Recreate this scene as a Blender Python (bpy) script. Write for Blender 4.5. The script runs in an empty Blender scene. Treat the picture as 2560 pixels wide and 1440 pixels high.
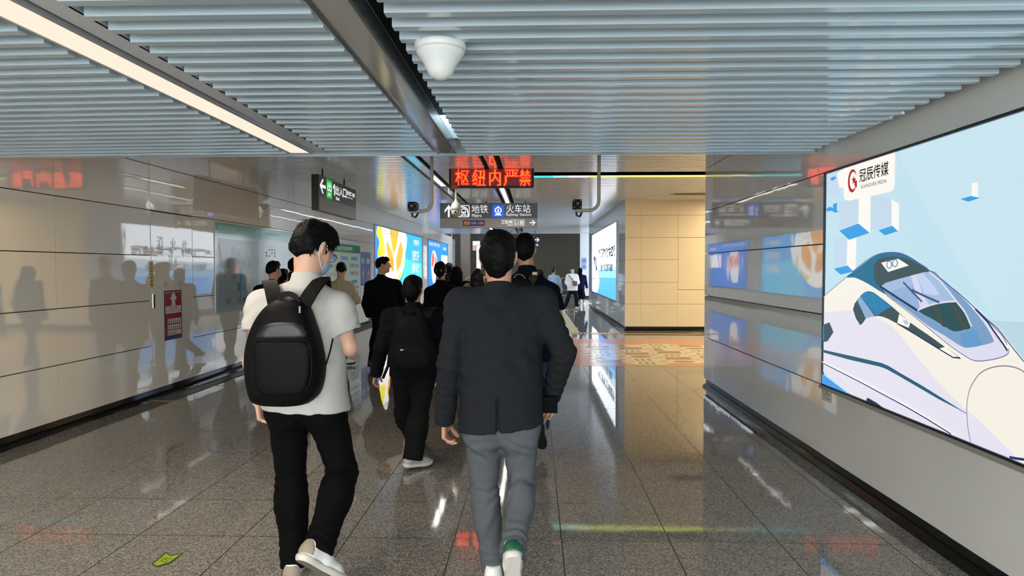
import bpy, bmesh, math, random
import numpy as np
from mathutils import Vector, Matrix, Euler

random.seed(7)
RNG = np.random.default_rng(11)
scene = bpy.context.scene
COL = scene.collection

# ---------------------------------------------------------------- camera, world, exposure
FPX = 1727.0                       # focal length in pixels of a 2560 px wide frame
EYE = Vector((0.0, 0.0, 1.52))
PITCH, YAW = 0.0295224, 0.0324007
cam_data = bpy.data.cameras.new('camera')
cam_data.sensor_width = 36.0
cam_data.lens = 36.0 * FPX / 2560.0
cam_data.clip_start = 0.05
cam_data.clip_end = 200.0
cam = bpy.data.objects.new('camera', cam_data)
cam.location = EYE
cam.rotation_euler = (math.pi / 2 - PITCH, 0.0, YAW)
COL.objects.link(cam)
scene.camera = cam

world = bpy.data.worlds.new('world')
scene.world = world
world.use_nodes = True
world.node_tree.nodes['Background'].inputs[0].default_value = (0.90, 0.96, 1.0, 1)
world.node_tree.nodes['Background'].inputs[1].default_value = 9.0

scene.view_settings.view_transform = 'Standard'
scene.view_settings.look = 'None'
scene.view_settings.exposure = 0.0
scene.view_settings.gamma = 1.0
scene.view_settings.use_curve_mapping = False

# light levels of the place (radiance of the glowing surfaces)
L_STRIP = 0.98         # diffuser of the near strip lamp
W_STRIP = 27.0         # watts of each unseen spot under the near strip lamp
L_MID = 7.5            # lit lengths added deep in the far channels to brighten the hall
L_FAR = 3.6           # lit lengths of the far strips
W_FAR = 75.0            # watts of each unseen spot added under the far channel lamps
L_WHITE = 2.8          # brightness of the white lightbox
L_WARM = 58.0          # warm lamps of the side passage
L_SCREEN = 1.0         # big screen brightness
L_BOX = 1.85           # brightness of the lightboxes further on
L_COOL_FILL = 45.0           # cool lamps added to brighten the far end

# ---------------------------------------------------------------- pixel -> place helpers (for measuring)
_F = Vector((-math.sin(YAW) * math.cos(PITCH), math.cos(YAW) * math.cos(PITCH), -math.sin(PITCH)))
_R = Vector((math.cos(YAW), math.sin(YAW), 0))
_U = _R.cross(_F)

def ray(x, y):
    return _F + _R * ((x - 1280) / FPX) + _U * ((720 - y) / FPX)

def on(ax, v, x, y):
    d = ray(x, y)
    return EYE + d * ((v - EYE[ax]) / d[ax])

def at(x, y, Y):
    return on(1, Y, x, y)

# ---------------------------------------------------------------- colour + materials
def lin(c):
    out = []
    for v in c[:3]:
        v = v / 255.0
        out.append(v / 12.92 if v <= 0.04045 else ((v + 0.055) / 1.055) ** 2.4)
    return tuple(out) + (1.0,)

_mats = {}
def mat(name, rgb, rough=0.5, metal=0.0, ior=1.5, emit=None, strength=0.0, bump=0.0, bscale=300.0,
        sample=True, spec=0.5, vary=0.0, vscale=3.0, coat=0.0, stretch=None, alpha=None, sheen=0.0):
    if name in _mats:
        return _mats[name]
    m = bpy.data.materials.new(name)
    m.use_nodes = True
    nt = m.node_tree
    b = nt.nodes['Principled BSDF']
    b.inputs['Base Color'].default_value = lin(rgb)
    b.inputs['Roughness'].default_value = rough
    b.inputs['Metallic'].default_value = metal
    b.inputs['IOR'].default_value = ior
    b.inputs['Specular IOR Level'].default_value = spec
    b.inputs['Coat Weight'].default_value = coat
    b.inputs['Sheen Weight'].default_value = sheen
    if emit is not None:
        b.inputs['Emission Color'].default_value = lin(emit)
        b.inputs['Emission Strength'].default_value = strength
        if not sample:
            m.cycles.emission_sampling = 'NONE'
    geo = None
    if bump > 0 or vary > 0:
        geo = nt.nodes.new('ShaderNodeNewGeometry')
        mp = nt.nodes.new('ShaderNodeMapping')
        nt.links.new(geo.outputs['Position'], mp.inputs['Vector'])
        if stretch:
            mp.inputs['Scale'].default_value = stretch
    if bump > 0:
        nz = nt.nodes.new('ShaderNodeTexNoise')
        nz.inputs['Scale'].default_value = bscale
        nz.inputs['Detail'].default_value = 3.0
        nt.links.new(mp.outputs['Vector'], nz.inputs['Vector'])
        bp = nt.nodes.new('ShaderNodeBump')
        bp.inputs['Strength'].default_value = bump
        bp.inputs['Distance'].default_value = 0.004
        nt.links.new(nz.outputs['Fac'], bp.inputs['Height'])
        nt.links.new(bp.outputs['Normal'], b.inputs['Normal'])
    if vary > 0:
        nz = nt.nodes.new('ShaderNodeTexNoise')
        nz.inputs['Scale'].default_value = vscale
        nz.inputs['Detail'].default_value = 5.0
        nt.links.new(mp.outputs['Vector'], nz.inputs['Vector'])
        hs = nt.nodes.new('ShaderNodeHueSaturation')
        mr = nt.nodes.new('ShaderNodeMapRange')
        mr.inputs['From Min'].default_value = 0.3
        mr.inputs['From Max'].default_value = 0.7
        mr.inputs['To Min'].default_value = 1 - vary
        mr.inputs['To Max'].default_value = 1 + vary
        nt.links.new(nz.outputs['Fac'], mr.inputs['Value'])
        nt.links.new(mr.outputs['Result'], hs.inputs['Value'])
        hs.inputs['Color'].default_value = lin(rgb)
        nt.links.new(hs.outputs['Color'], b.inputs['Base Color'])
    _mats[name] = m
    return m

def glow(name, rgb, strength=1.0, sample=True):
    """a surface that gives off light: lamp diffuser, screen picture, sign lettering"""
    return mat(name, (4, 4, 4), rough=0.35, emit=rgb, strength=strength, sample=sample, spec=0.3)

def art(rgb):
    """one flat colour of a picture on a backlit screen"""
    return glow('screen_%02x%02x%02x' % tuple(rgb), rgb, L_SCREEN)

def artf(rgb):
    return glow('box_%02x%02x%02x' % tuple(rgb), rgb, L_BOX)

def artq(rgb):
    return glow('screen_quiet_%02x%02x%02x' % tuple(rgb), rgb, L_SCREEN, sample=False)

def ink(rgb, rough=0.35):
    return mat('ink_%02x%02x%02x_%d' % (tuple(rgb) + (int(rough * 100),)), rgb, rough=rough)

# ---------------------------------------------------------------- object helpers
def put(o, label=None, cat=None, group=None, kind=None):
    if label: o['label'] = label
    if cat: o['category'] = cat
    if group: o['group'] = group
    if kind: o['kind'] = kind
    return o

def empty(name, loc, label=None, cat=None, group=None):
    o = bpy.data.objects.new(name, None)
    o.empty_display_size = 0.1
    o.location = loc
    COL.objects.link(o)
    return put(o, label, cat, group)

def child(o, parent):
    """parent keeping the mesh's world coordinates"""
    if parent is not None:
        o.parent = parent
        p = parent
        loc = Vector((0, 0, 0))
        while p is not None:
            loc += p.location
            p = p.parent
        o.location = -loc
    return o

class MB:
    """collects verts and faces, builds ONE mesh object"""
    def __init__(self):
        self.v, self.f, self.mi, self.mats, self.sm = [], [], [], [], []
    def m(self, material):
        if material not in self.mats:
            self.mats.append(material)
        return self.mats.index(material)
    def add(self, verts, faces, material, smooth=False):
        k = len(self.v); i = self.m(material)
        self.v.extend([tuple(p) for p in verts])
        for f in faces:
            self.f.append([k + a for a in f]); self.mi.append(i); self.sm.append(smooth)
        return self
    def box(self, lo, hi, material, bev=0.0):
        x0, y0, z0 = lo; x1, y1, z1 = hi
        if bev <= 0:
            v = [(x0,y0,z0),(x1,y0,z0),(x1,y1,z0),(x0,y1,z0),(x0,y0,z1),(x1,y0,z1),(x1,y1,z1),(x0,y1,z1)]
            f = [(0,3,2,1),(4,5,6,7),(0,1,5,4),(1,2,6,5),(2,3,7,6),(3,0,4,7)]
            return self.add(v, f, material)
        bm = bmesh.new()
        bmesh.ops.create_cube(bm, size=1.0)
        for p in bm.verts:
            p.co = Vector(((x0 + x1) / 2 + p.co.x * (x1 - x0), (y0 + y1) / 2 + p.co.y * (y1 - y0), (z0 + z1) / 2 + p.co.z * (z1 - z0)))
        bmesh.ops.bevel(bm, geom=list(bm.edges), offset=bev, segments=2, profile=0.6, affect='EDGES')
        bm.verts.index_update()
        self.add([p.co for p in bm.verts], [[q.index for q in f.verts] for f in bm.faces], material)
        bm.free()
        return self
    def quad(self, a, b, c, d, material):
        return self.add([a, b, c, d], [(0, 1, 2, 3)], material)
    def tube(self, pts, r, material, n=12, caps=True, smooth=True):
        pts = [Vector(p) for p in pts]
        rs = r if isinstance(r, (list, tuple)) else [r] * len(pts)
        verts, faces = [], []
        up = None
        for i, p in enumerate(pts):
            d = (pts[min(i + 1, len(pts) - 1)] - pts[max(i - 1, 0)]).normalized()
            if up is None:
                up = Vector((0, 0, 1)) if abs(d.z) < 0.9 else Vector((0, 1, 0))
            s = d.cross(up).normalized(); up = s.cross(d).normalized()
            for k in range(n):
                a = 2 * math.pi * k / n
                verts.append(p + (s * math.cos(a) + up * math.sin(a)) * rs[i])
        for i in range(len(pts) - 1):
            for k in range(n):
                faces.append((i*n+k, i*n+(k+1)%n, (i+1)*n+(k+1)%n, (i+1)*n+k))
        self.add(verts, faces, material, smooth)
        if caps:
            self.add(verts[:n], [tuple(range(n))], material)
            self.add(verts[-n:], [tuple(reversed(range(n)))], material)
        return self
    def lathe(self, c, prof, material, n=32, axis=Vector((0, 0, 1)), smooth=True):
        axis = axis.normalized()
        s = axis.orthogonal().normalized(); t = axis.cross(s)
        c = Vector(c); verts, faces = [], []
        for (r, h) in prof:
            for k in range(n):
                a = 2 * math.pi * k / n
                verts.append(c + axis * h + (s * math.cos(a) + t * math.sin(a)) * max(r, 1e-5))
        for i in range(len(prof) - 1):
            for k in range(n):
                faces.append((i*n+k, i*n+(k+1)%n, (i+1)*n+(k+1)%n, (i+1)*n+k))
        faces.append(tuple(reversed(range(n))))
        faces.append(tuple(range((len(prof)-1)*n, len(prof)*n)))
        return self.add(verts, faces, material, smooth)
    def build(self, name, parent=None, fix=False):
        me = bpy.data.meshes.new(name)
        me.from_pydata(self.v, [], self.f)
        for mm in self.mats:
            me.materials.append(mm)
        me.polygons.foreach_set('material_index', self.mi)
        me.polygons.foreach_set('use_smooth', self.sm)
        me.update()
        if fix:
            bm = bmesh.new(); bm.from_mesh(me)
            bmesh.ops.recalc_face_normals(bm, faces=list(bm.faces))
            bm.to_mesh(me); bm.free()
        o = bpy.data.objects.new(name, me)
        COL.objects.link(o)
        return child(o, parent)

# a flat frame in the place: u to the viewer's right, w up, n toward the viewer
class Plane:
    def __init__(self, o, u, w):
        self.o = Vector(o); self.u = Vector(u).normalized(); self.w = Vector(w).normalized()
        self.n = self.u.cross(self.w)
    def p(self, a, b, d=0.0):
        return self.o + self.u * a + self.w * b + self.n * d
    def hit(self, x, y):
        d = ray(x, y)
        t = (self.o - EYE).dot(self.n) / d.dot(self.n)
        q = EYE + d * t - self.o
        return (q.dot(self.u), q.dot(self.w))

def clip(poly, x0, y0, x1, y1):
    def half(ps, inside, cross):
        out = []
        for i in range(len(ps)):
            a, b = ps[i - 1], ps[i]
            if inside(b):
                if not inside(a): out.append(cross(a, b))
                out.append(b)
            elif inside(a): out.append(cross(a, b))
        return out
    def lx(x): return lambda a, b: (x, a[1] + (b[1] - a[1]) * (x - a[0]) / (b[0] - a[0]))
    def ly(y): return lambda a, b: (a[0] + (b[0] - a[0]) * (y - a[1]) / (b[1] - a[1]), y)
    for ins, cr in ((lambda q: q[0] >= x0, lx(x0)), (lambda q: q[0] <= x1, lx(x1)), (lambda q: q[1] >= y0, ly(y0)), (lambda q: q[1] <= y1, ly(y1))):
        poly = half(poly, ins, cr)
        if len(poly) < 3: return []
    return poly

def flat_poly(mb, pl, pts, d, material):
    """a flat filled outline (may be concave) facing the viewer"""
    from mathutils.geometry import tessellate_polygon
    if len(pts) < 3: return
    vs = [Vector((a, b, 0)) for a, b in pts]
    tris = tessellate_polygon([vs])
    out = []
    for t in tris:
        a, b, c = [vs[i] for i in t]
        if (b - a).cross(c - a).z < 0: t = (t[0], t[2], t[1])
        out.append(tuple(t))
    mb.add([pl.p(a, b, d) for a, b in pts], out, material)

def flat_line(mb, pl, pts, width, d, material):
    pts = [Vector((a, b)) for a, b in pts]
    L, R = [], []
    for i, p in enumerate(pts):
        t = (pts[min(i + 1, len(pts) - 1)] - pts[max(i - 1, 0)])
        t = t.normalized() if t.length > 0 else Vector((1, 0))
        nrm = Vector((-t.y, t.x)) * width / 2
        L.append(p + nrm); R.append(p - nrm)
    vs = [pl.p(q.x, q.y, d) for q in R] + [pl.p(q.x, q.y, d) for q in L]
    n = len(pts)
    mb.add(vs, [(i, i + 1, n + i + 1, n + i) for i in range(n - 1)], material)

def flat_disc(mb, pl, c, rx, ry, d, material, n=28, inner=0.0):
    o = [(c[0] + rx * math.cos(2*math.pi*k/n), c[1] + ry * math.sin(2*math.pi*k/n)) for k in range(n)]
    if inner <= 0:
        mb.add([pl.p(a, b, d) for a, b in o], [tuple(range(n))], material)
    else:
        i_ = [(c[0] + rx*inner*math.cos(2*math.pi*k/n), c[1] + ry*inner*math.sin(2*math.pi*k/n)) for k in range(n)]
        mb.add([pl.p(a, b, d) for a, b in o + i_], [(k, (k+1) % n, n + (k+1) % n, n + k) for k in range(n)], material)

def rrect(x0, y0, x1, y1, r, n=5):
    pts = []
    for cx, cy, a0 in ((x1-r, y0+r, -90), (x1-r, y1-r, 0), (x0+r, y1-r, 90), (x0+r, y0+r, 180)):
        for k in range(n + 1):
            a = math.radians(a0 + 90 * k / n)
            pts.append((cx + r*math.cos(a), cy + r*math.sin(a)))
    return pts

_tc = {}
def glyphs(body, bold=0.0):
    key = (body, bold)
    if key in _tc: return _tc[key]
    cu = bpy.data.curves.new('lettering', 'FONT')
    cu.body = body; cu.fill_mode = 'FRONT'; cu.offset = bold; cu.resolution_u = 3
    o = bpy.data.objects.new('lettering', cu)
    COL.objects.link(o)
    dg = bpy.context.evaluated_depsgraph_get()
    me = bpy.data.meshes.new_from_object(o.evaluated_get(dg))
    v = np.array([tuple(p.co)[:2] for p in me.vertices]) if len(me.vertices) else np.zeros((0, 2))
    f = [tuple(p.vertices) for p in me.polygons]
    bpy.data.objects.remove(o); bpy.data.curves.remove(cu); bpy.data.meshes.remove(me)
    _tc[key] = (v, f)
    return v, f

def flat_text(mb, pl, body, x0, y0, x1, y1, d, material, bold=0.0, keep=False):
    """lettering fitted to the box (x0,y0)-(x1,y1) of the plane"""
    v, f = glyphs(body, bold)
    if len(v) == 0: return
    lo, hi = v.min(0), v.max(0)
    sx = (x1 - x0) / max(hi[0] - lo[0], 1e-6); sy = (y1 - y0) / max(hi[1] - lo[1], 1e-6)
    if keep: sx = sy = min(sx, sy)
    out = [pl.p(x0 + (a - lo[0]) * sx, y0 + (b - lo[1]) * sy, d) for a, b in v]
    ff = []
    for t in f:
        a, b, c = v[t[0]], v[t[1]], v[t[2]]
        if (b[0]-a[0])*(c[1]-a[1]) - (b[1]-a[1])*(c[0]-a[0]) < 0: t = tuple(reversed(t))
        ff.append(t)
    mb.add(out, ff, material)
# ---------------------------------------------------------------- materials of the setting
M_PANEL = mat('enamel_panel', (228, 224, 215), rough=0.035, ior=2.25, bump=0.55, bscale=1.5, stretch=(1, 1, 0.6))
M_PANEL_FAR = mat('enamel_panel_grey', (216, 222, 226), rough=0.05, ior=1.9, bump=0.5, bscale=1.5)
M_JOINT = mat('panel_joint', (26, 25, 24), rough=0.6)
M_CREAM = mat('cream_panel', (236, 222, 190), rough=0.38, bump=0.04, bscale=60)
M_BASE = mat('black_granite_base', (12, 12, 13), rough=0.12)
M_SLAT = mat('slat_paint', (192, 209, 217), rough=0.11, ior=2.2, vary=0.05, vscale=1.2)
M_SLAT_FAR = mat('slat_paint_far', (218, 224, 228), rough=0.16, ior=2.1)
M_VOID = mat('ceiling_void', (16, 16, 17), rough=0.9)
M_STEEL = mat('mirror_steel', (214, 211, 204), rough=0.10, metal=0.35, ior=2.2)
M_RAIL = mat('grey_rail', (168, 168, 172), rough=0.35, metal=0.2)
M_PLATE = mat('grey_plate', (208, 211, 216), rough=0.3, ior=1.6)
M_DARKWALL = mat('bronze_wall', (78, 69, 48), rough=0.5)
M_BLACKIN = mat('black_plastic', (14, 14, 15), rough=0.4)
M_MATTEBLACK = mat('matte_black', (3, 3, 3), rough=1.0, spec=0.0)
M_WHITEP = mat('white_plastic', (226, 228, 224), rough=0.35)
M_SILVER = mat('silver_trim', (176, 178, 180), rough=0.25, metal=0.9)

def floor_material():
    m = bpy.data.materials.new('polished_granite')
    m.use_nodes = True
    nt = m.node_tree; L = nt.links.new; N = nt.nodes.new
    b = nt.nodes['Principled BSDF']
    geo = N('ShaderNodeNewGeometry'); sep = N('ShaderNodeSeparateXYZ')
    L(geo.outputs['Position'], sep.inputs[0])
    def mth(op, a, c=None):
        n = N('ShaderNodeMath'); n.operation = op
        for i, s in enumerate((a, c)):
            if s is None: continue
            if isinstance(s, (int, float)): n.inputs[i].default_value = s
            else: L(s, n.inputs[i])
        return n.outputs[0]
    def joint(src, off, step, half):
        q = mth('DIVIDE', mth('SUBTRACT', src, off), step)
        fr = mth('FRACT', mth('ADD', q, 200.0))
        dist = mth('MULTIPLY', mth('MINIMUM', fr, mth('SUBTRACT', 1.0, fr)), step)
        return mth('LESS_THAN', dist, half), mth('FLOOR', mth('ADD', q, 200.0))
    jx, ix = joint(sep.outputs[0], 0.1528, 0.6, 0.0030)
    jy, iy = joint(sep.outputs[1], 3.818, 0.603, 0.0030)
    jt = mth('MAXIMUM', jx, jy)
    # granite speckle: dark, mid and light grains
    v1 = N('ShaderNodeTexVoronoi'); v1.inputs['Scale'].default_value = 150
    L(geo.outputs['Position'], v1.inputs['Vector'])
    wn = N('ShaderNodeSeparateColor'); L(v1.outputs['Color'], wn.inputs[0])
    r = N('ShaderNodeValToRGB')
    e = r.color_ramp.elements
    e[0].position = 0.0; e[0].color = lin((90, 86, 80))
    e[1].position = 1.0; e[1].color = lin((174, 169, 160))
    for p, c in ((0.25, (110, 105, 98)), (0.5, (134, 129, 121)), (0.75, (150, 144, 135))):
        x = e.new(p); x.color = lin(c)
    L(wn.outputs[0], r.inputs['Fac'])
    # tile-to-tile tone and slow warm blotches
    cmb = N('ShaderNodeCombineXYZ'); L(ix, cmb.inputs[0]); L(iy, cmb.inputs[1])
    wt = N('ShaderNodeTexWhiteNoise'); wt.noise_dimensions = '2D'; L(cmb.outputs[0], wt.inputs['Vector'])
    nz = N('ShaderNodeTexNoise'); nz.inputs['Scale'].default_value = 1.3; nz.inputs['Detail'].default_value = 4
    L(geo.outputs['Position'], nz.inputs['Vector'])
    hs = N('ShaderNodeHueSaturation')
    val = mth('ADD', 0.86, mth('ADD', mth('MULTIPLY', wt.outputs['Value'], 0.12), mth('MULTIPLY', nz.outputs['Fac'], 0.16)))
    L(val, hs.inputs['Value']); L(r.outputs['Color'], hs.inputs['Color'])
    mx = N('ShaderNodeMix'); mx.data_type = 'RGBA'
    L(jt, mx.inputs['Factor']); L(hs.outputs['Color'], mx.inputs[6]); mx.inputs[7].default_value = lin((26, 23, 20))
    L(mx.outputs[2], b.inputs['Base Color'])
    nr = N('ShaderNodeTexNoise'); nr.inputs['Scale'].default_value = 5
    L(geo.outputs['Position'], nr.inputs['Vector'])
    L(mth('ADD', 0.022, mth('ADD', mth('MULTIPLY', nr.outputs['Fac'], 0.03), mth('MULTIPLY', jt, 0.4))), b.inputs['Roughness'])
    b.inputs['IOR'].default_value = 1.6
    n2 = N('ShaderNodeTexNoise'); n2.inputs['Scale'].default_value = 2.2
    L(geo.outputs['Position'], n2.inputs['Vector'])
    bp = N('ShaderNodeBump'); bp.inputs['Strength'].default_value = 0.12; bp.inputs['Distance'].default_value = 0.004
    L(n2.outputs['Fac'], bp.inputs['Height']); L(bp.outputs['Normal'], b.inputs['Normal'])
    return m
M_FLOOR = floor_material()

YB = -2.6                      # end behind the viewer, left open to let daylight in
XL, XR = -4.40, 2.17           # faces of the two long walls
ZN, ZF = 2.39, 3.13            # near and far ceiling
YN = 5.30                      # end of the near ceiling
YC = 8.885                     # end of the right wall, start of the side passage
YP = 16.63                     # far side of the side passage (cream wall)

PL_L = Plane((XL, 0, 0), (0, 1, 0), (0, 0, 1))      # u = Y
PL_R = Plane((XR, 0, 0), (0, -1, 0), (0, 0, 1))     # u = -Y
def plane_y(Y): return Plane((0, Y, 0), (1, 0, 0), (0, 0, 1))

floor = MB()
floor.box((-9, -7, -0.15), (12, 48, 0.0), M_FLOOR)
put(floor.build('floor'), kind='structure')

def panels(mb, pl, us, ws, skip, material, gu=0.004, gw=0.009, tilt=0.0022, thick=0.03):
    for i in range(len(us) - 1):
        for j in range(len(ws) - 1):
            u0, u1, w0, w1 = us[i] + gu/2, us[i+1] - gu/2, ws[j] + gw/2, ws[j+1] - gw/2
            uc, wc = (u0 + u1)/2, (w0 + w1)/2
            if any(a <= uc <= b and c <= wc <= d for a, b, c, d in skip): continue
            tu, tw = random.uniform(-tilt, tilt), random.uniform(-tilt, tilt)
            f = lambda a, b: -abs(tu)*(u1-u0)/2 - abs(tw)*(w1-w0)/2 + tu*(a-uc) + tw*(b-wc)
            c = [(u0, w0), (u1, w0), (u1, w1), (u0, w1)]
            v = [pl.p(a, b, f(a, b)) for a, b in c] + [pl.p(a, b, -thick) for a, b in c]
            mb.add(v, [(0,1,2,3), (1,0,4,5), (2,1,5,6), (3,2,6,7), (0,3,7,4)], material)

ZL = [0.107, 0.618, 1.14, 1.66, 2.18, 2.70, 3.15]
UL = [YB, -1.64, -0.07, 1.5, 3.075, 4.645, 6.218, 7.795, 8.765, 9.36, 10.92, 12.53] + [12.53 + 1.57*k for k in range(1, 16)] + [36.83]
wl = MB()
panels(wl, PL_L, [u for u in UL], ZL, [(7.79, 8.77, 0.1, 2.18)], M_PANEL)
wl.box((XL - 0.30, YB, 0), (XL - 0.031, 36.83, ZF + 0.2), M_JOINT)
put(wl.build('wall_left'), kind='structure')

ZR = [0.107, 0.637, 1.167, 1.697, 2.23, 2.77, 3.15]
wr = MB()
UR = [-YC, -8.48, -6.878, -5.266, -3.664, -2.06, -0.455, 1.15, -YB]
SCR = (-5.266, -0.455, 0.637, 2.23)
panels(wr, PL_R, UR, ZR, [SCR], M_PANEL)
wr.box((XR + 0.031, YB, 0), (XR + 0.40, YC - 0.031, ZF + 0.2), M_JOINT)
pe = Plane((XR, YC, 0), (-1, 0, 0), (0, 0, 1))       # end face, looking back from the passage
panels(wr, pe, [-7.8, -6.2, -4.6, -3.0, -1.5, -0.004], ZR, [], M_PANEL)
wr.box((XR + 0.03, YC - 0.4, 0), (10.1, YC - 0.031, ZF + 0.2), M_JOINT)
put(wr.build('wall_right'), kind='structure')

# far stretch of the right wall
wf = MB()
UF = [-27.65, -26.0, -24.4, -22.8, -21.2, -19.6, -18.18, -YP]
panels(wf, PL_R, UF, ZR, [(-26.0, -18.18, 0.637, 2.77)], M_PANEL_FAR)
panels(wf, PL_R, UF, [2.77 - 0.03, 3.15], [(-40, -27, 0, 4)], M_PANEL_FAR)
wf.box((XR + 0.031, YP + 0.031, 0), (XR + 0.4, 27.62, ZF + 0.2), M_JOINT)
pb = Plane((XR, 27.65, 0), (-1, 0, 0), (0, 0, 1))
panels(wf, pb, [-4.0, -2.0, -0.004], ZR, [], M_PANEL_FAR)
put(wf.build('wall_right_far'), kind='structure')

# cream wall across the passage
wc = MB()
pc = plane_y(YP)
ZC = [0.105, 0.643, 1.17, 1.708, 2.24, 2.773, 3.15]
UC = [XR, 2.553, 3.43, 4.35, 5.27, 6.2, 7.1, 8.0, 9.0, 10.1]
DOORP = (3.43, 4.35, 0.988, 2.24)
def inset(*a): return a
panels(wc, pc, UC[:3], ZC, [], M_CREAM, gw=0.006, gu=0.003, tilt=0.0)
panels(wc, pc, UC[2:4], [0.105, 0.643], [], M_CREAM, gw=0.006, gu=0.003, tilt=0)
panels(wc, pc, UC[2:4], [0.643, 0.988], [], M_CREAM, gw=0.006, gu=0.003, tilt=0)
panels(wc, pc, UC[2:4], [0.988, 2.24], [], M_CREAM, gw=0.012, gu=0.012, tilt=0)
panels(wc, pc, UC[2:4], [2.24, 2.773, 3.15], [], M_CREAM, gw=0.006, gu=0.003, tilt=0)
panels(wc, pc, UC[3:], ZC, [], M_CREAM, gw=0.006, gu=0.003, tilt=0)
wc.box((XR + 0.031, YP + 0.031, 0), (10.1, YP + 0.3, ZF + 0.2), M_JOINT)
put(wc.build('wall_passage'), kind='structure')
we = MB()
we.box((10.1, YC - 0.4, 0), (10.3, YP + 0.3, ZF + 0.2), M_CREAM)
put(we.build('wall_passage_end'), kind='structure')

# closing walls: behind the viewer, and around the far hall
# the end behind the viewer is left open for added daylight, below its lintel
wb = MB()
wb.box((XL - 0.3, YB - 0.3, ZN), (XR + 0.4, YB, ZF + 0.3), M_PANEL)
put(wb.build('wall_back'), kind='structure')
wd = MB()
PD = plane_y(42.0)
panels(wd, PD, [-7.0, -5.2, -3.4, -1.9, 0.62, 2.6, 4.6, 7.0], [0.12, 2.9, 4.4], [], M_DARKWALL, gu=0.03, gw=0.02, tilt=0.0)
wd.box((-7, 42.04, 0), (7, 42.3, 4.5), mat('bronze_strip', (120, 108, 88), rough=0.35))
wd.box((-7, 41.98, 0), (7, 42.02, 0.12), M_BASE)
put(wd.build('wall_front'), kind='structure')
ws_ = MB()
panels(ws_, plane_y(34.6), [2.28, 3.4, 5.0, 6.6], ZR + [3.7, 4.4], [], M_PANEL_FAR)
ws_.box((2.28, 34.631, 0), (6.6, 34.9, 4.4), M_PANEL_FAR)
ws_.box((6.6, 34.6, 0), (6.8, 42, 4.4), M_PANEL_FAR)
ws_.box((2.24, 34.58, 0), (6.6, 34.60, 0.105), M_BASE)
put(ws_.build('wall_right_end'), kind='structure')
wx = MB()
wx.box((-7.2, 36.83, 0), (-7.0, 42, 4.4), M_PANEL_FAR)
wx.box((-7.0, 36.83, 0), (XL - 0.02, 37.1, 4.4), M_PANEL_FAR)
panels(wx, Plane((-4.62, 0, 0), (0, 1, 0), (0, 0, 1)), [37.1, 38.6, 40.2], ZL, [], M_PANEL_FAR)
put(wx.build('wall_left_end'), kind='structure')
pil = MB()
pil.box((-4.3, 40.2, 0), (-3.75, 40.9, 4.4), mat('brown_column', (112, 98, 82), rough=0.35))
put(pil.build('wall_column'), kind='structure')

# skirting
def skirting(name, pl, u0, u1, n=1):
    mb = MB()
    prof = [(-0.028, 0.0), (0.022, 0.0), (0.022, 0.018), (0.006, 0.034), (-0.02, 0.05), (-0.022, 0.107), (-0.028, 0.107)]
    v = [pl.p(u0, h, d) for d, h in prof] + [pl.p(u1, h, d) for d, h in prof]
    k = len(prof)
    mb.add(v, [(i, (i+1) % k, k + (i+1) % k, k + i) for i in range(k)] + [tuple(range(k)), tuple(reversed(range(k, 2*k)))], M_BASE)
    put(mb.build(name, fix=True), kind='structure')
skirting('baseboard_left', PL_L, YB, 36.8)
skirting('baseboard_right', PL_R, -YC + 0.03, -YB)
skirting('baseboard_right_far', PL_R, -27.6, -YP + 0.03)
skirting('baseboard_passage', pc, XR + 0.03, 10.1)
skirting('baseboard_passage_near', pe, -7.8, -0.03)

# ---------------------------------------------------------------- ceilings of painted slats
def slats(mb, x0, x1, y0, y1, z, pitch, wid, hgt, material, phase=0.0, skew=0.0):
    k = math.ceil((y0 - phase) / pitch)
    while phase + k * pitch <= y1:
        y = phase + k * pitch; k += 1
        c = 0.0025
        prof = [(-wid, hgt), (-wid, c), (-wid + c, 0), (-c, 0), (0, c), (0, hgt)]
        v = [(x0, y + a + skew*(x1-x0), z + b) for a, b in prof] + [(x1, y + a, z + b) for a, b in prof]
        n = len(prof)
        mb.add(v, [(i, n + i, n + (i+1) % n, (i+1) % n) for i in range(n)] + [tuple(range(n)), tuple(reversed(range(n, 2*n)))], material)

PITCH_N = 0.137
cn = MB()
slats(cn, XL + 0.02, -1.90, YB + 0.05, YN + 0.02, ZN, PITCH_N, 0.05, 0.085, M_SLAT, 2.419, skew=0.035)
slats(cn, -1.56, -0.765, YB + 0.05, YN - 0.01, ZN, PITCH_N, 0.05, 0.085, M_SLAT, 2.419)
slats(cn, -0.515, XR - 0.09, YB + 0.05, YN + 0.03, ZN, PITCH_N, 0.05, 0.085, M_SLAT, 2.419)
cn.box((-1.672, YB + 0.05, ZN + 0.012), (-1.575, YN - 0.03, ZN + 0.016), M_PLATE)
cn.box((-1.579, YB + 0.05, ZN + 0.012), (-1.575, YN - 0.03, ZN + 0.05), M_PLATE)
cn.box((-0.762, YB + 0.05, ZN + 0.006), (-0.758, YN - 0.05, ZN + 0.085), M_PLATE)
cn.box((XL, YB, ZN + 0.30), (XR, YN + 0.02, ZN + 0.34), M_VOID)
for x in (-3.6, -2.5, -1.2, 0.0, 0.9, 1.7):
    cn.box((x - 0.02, YB + 0.05, ZN + 0.085), (x + 0.02, YN - 0.02, ZN + 0.125), M_RAIL)
cn.box((XL, YN + 0.14, ZN + 0.01), (XR, YN + 0.16, ZF + 0.1), M_SLAT)
cn.box((XL, YN + 0.0, ZN + 0.10), (XR, YN + 0.14, ZN + 0.12), M_SLAT)
put(cn.build('ceiling'), kind='structure')

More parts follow.
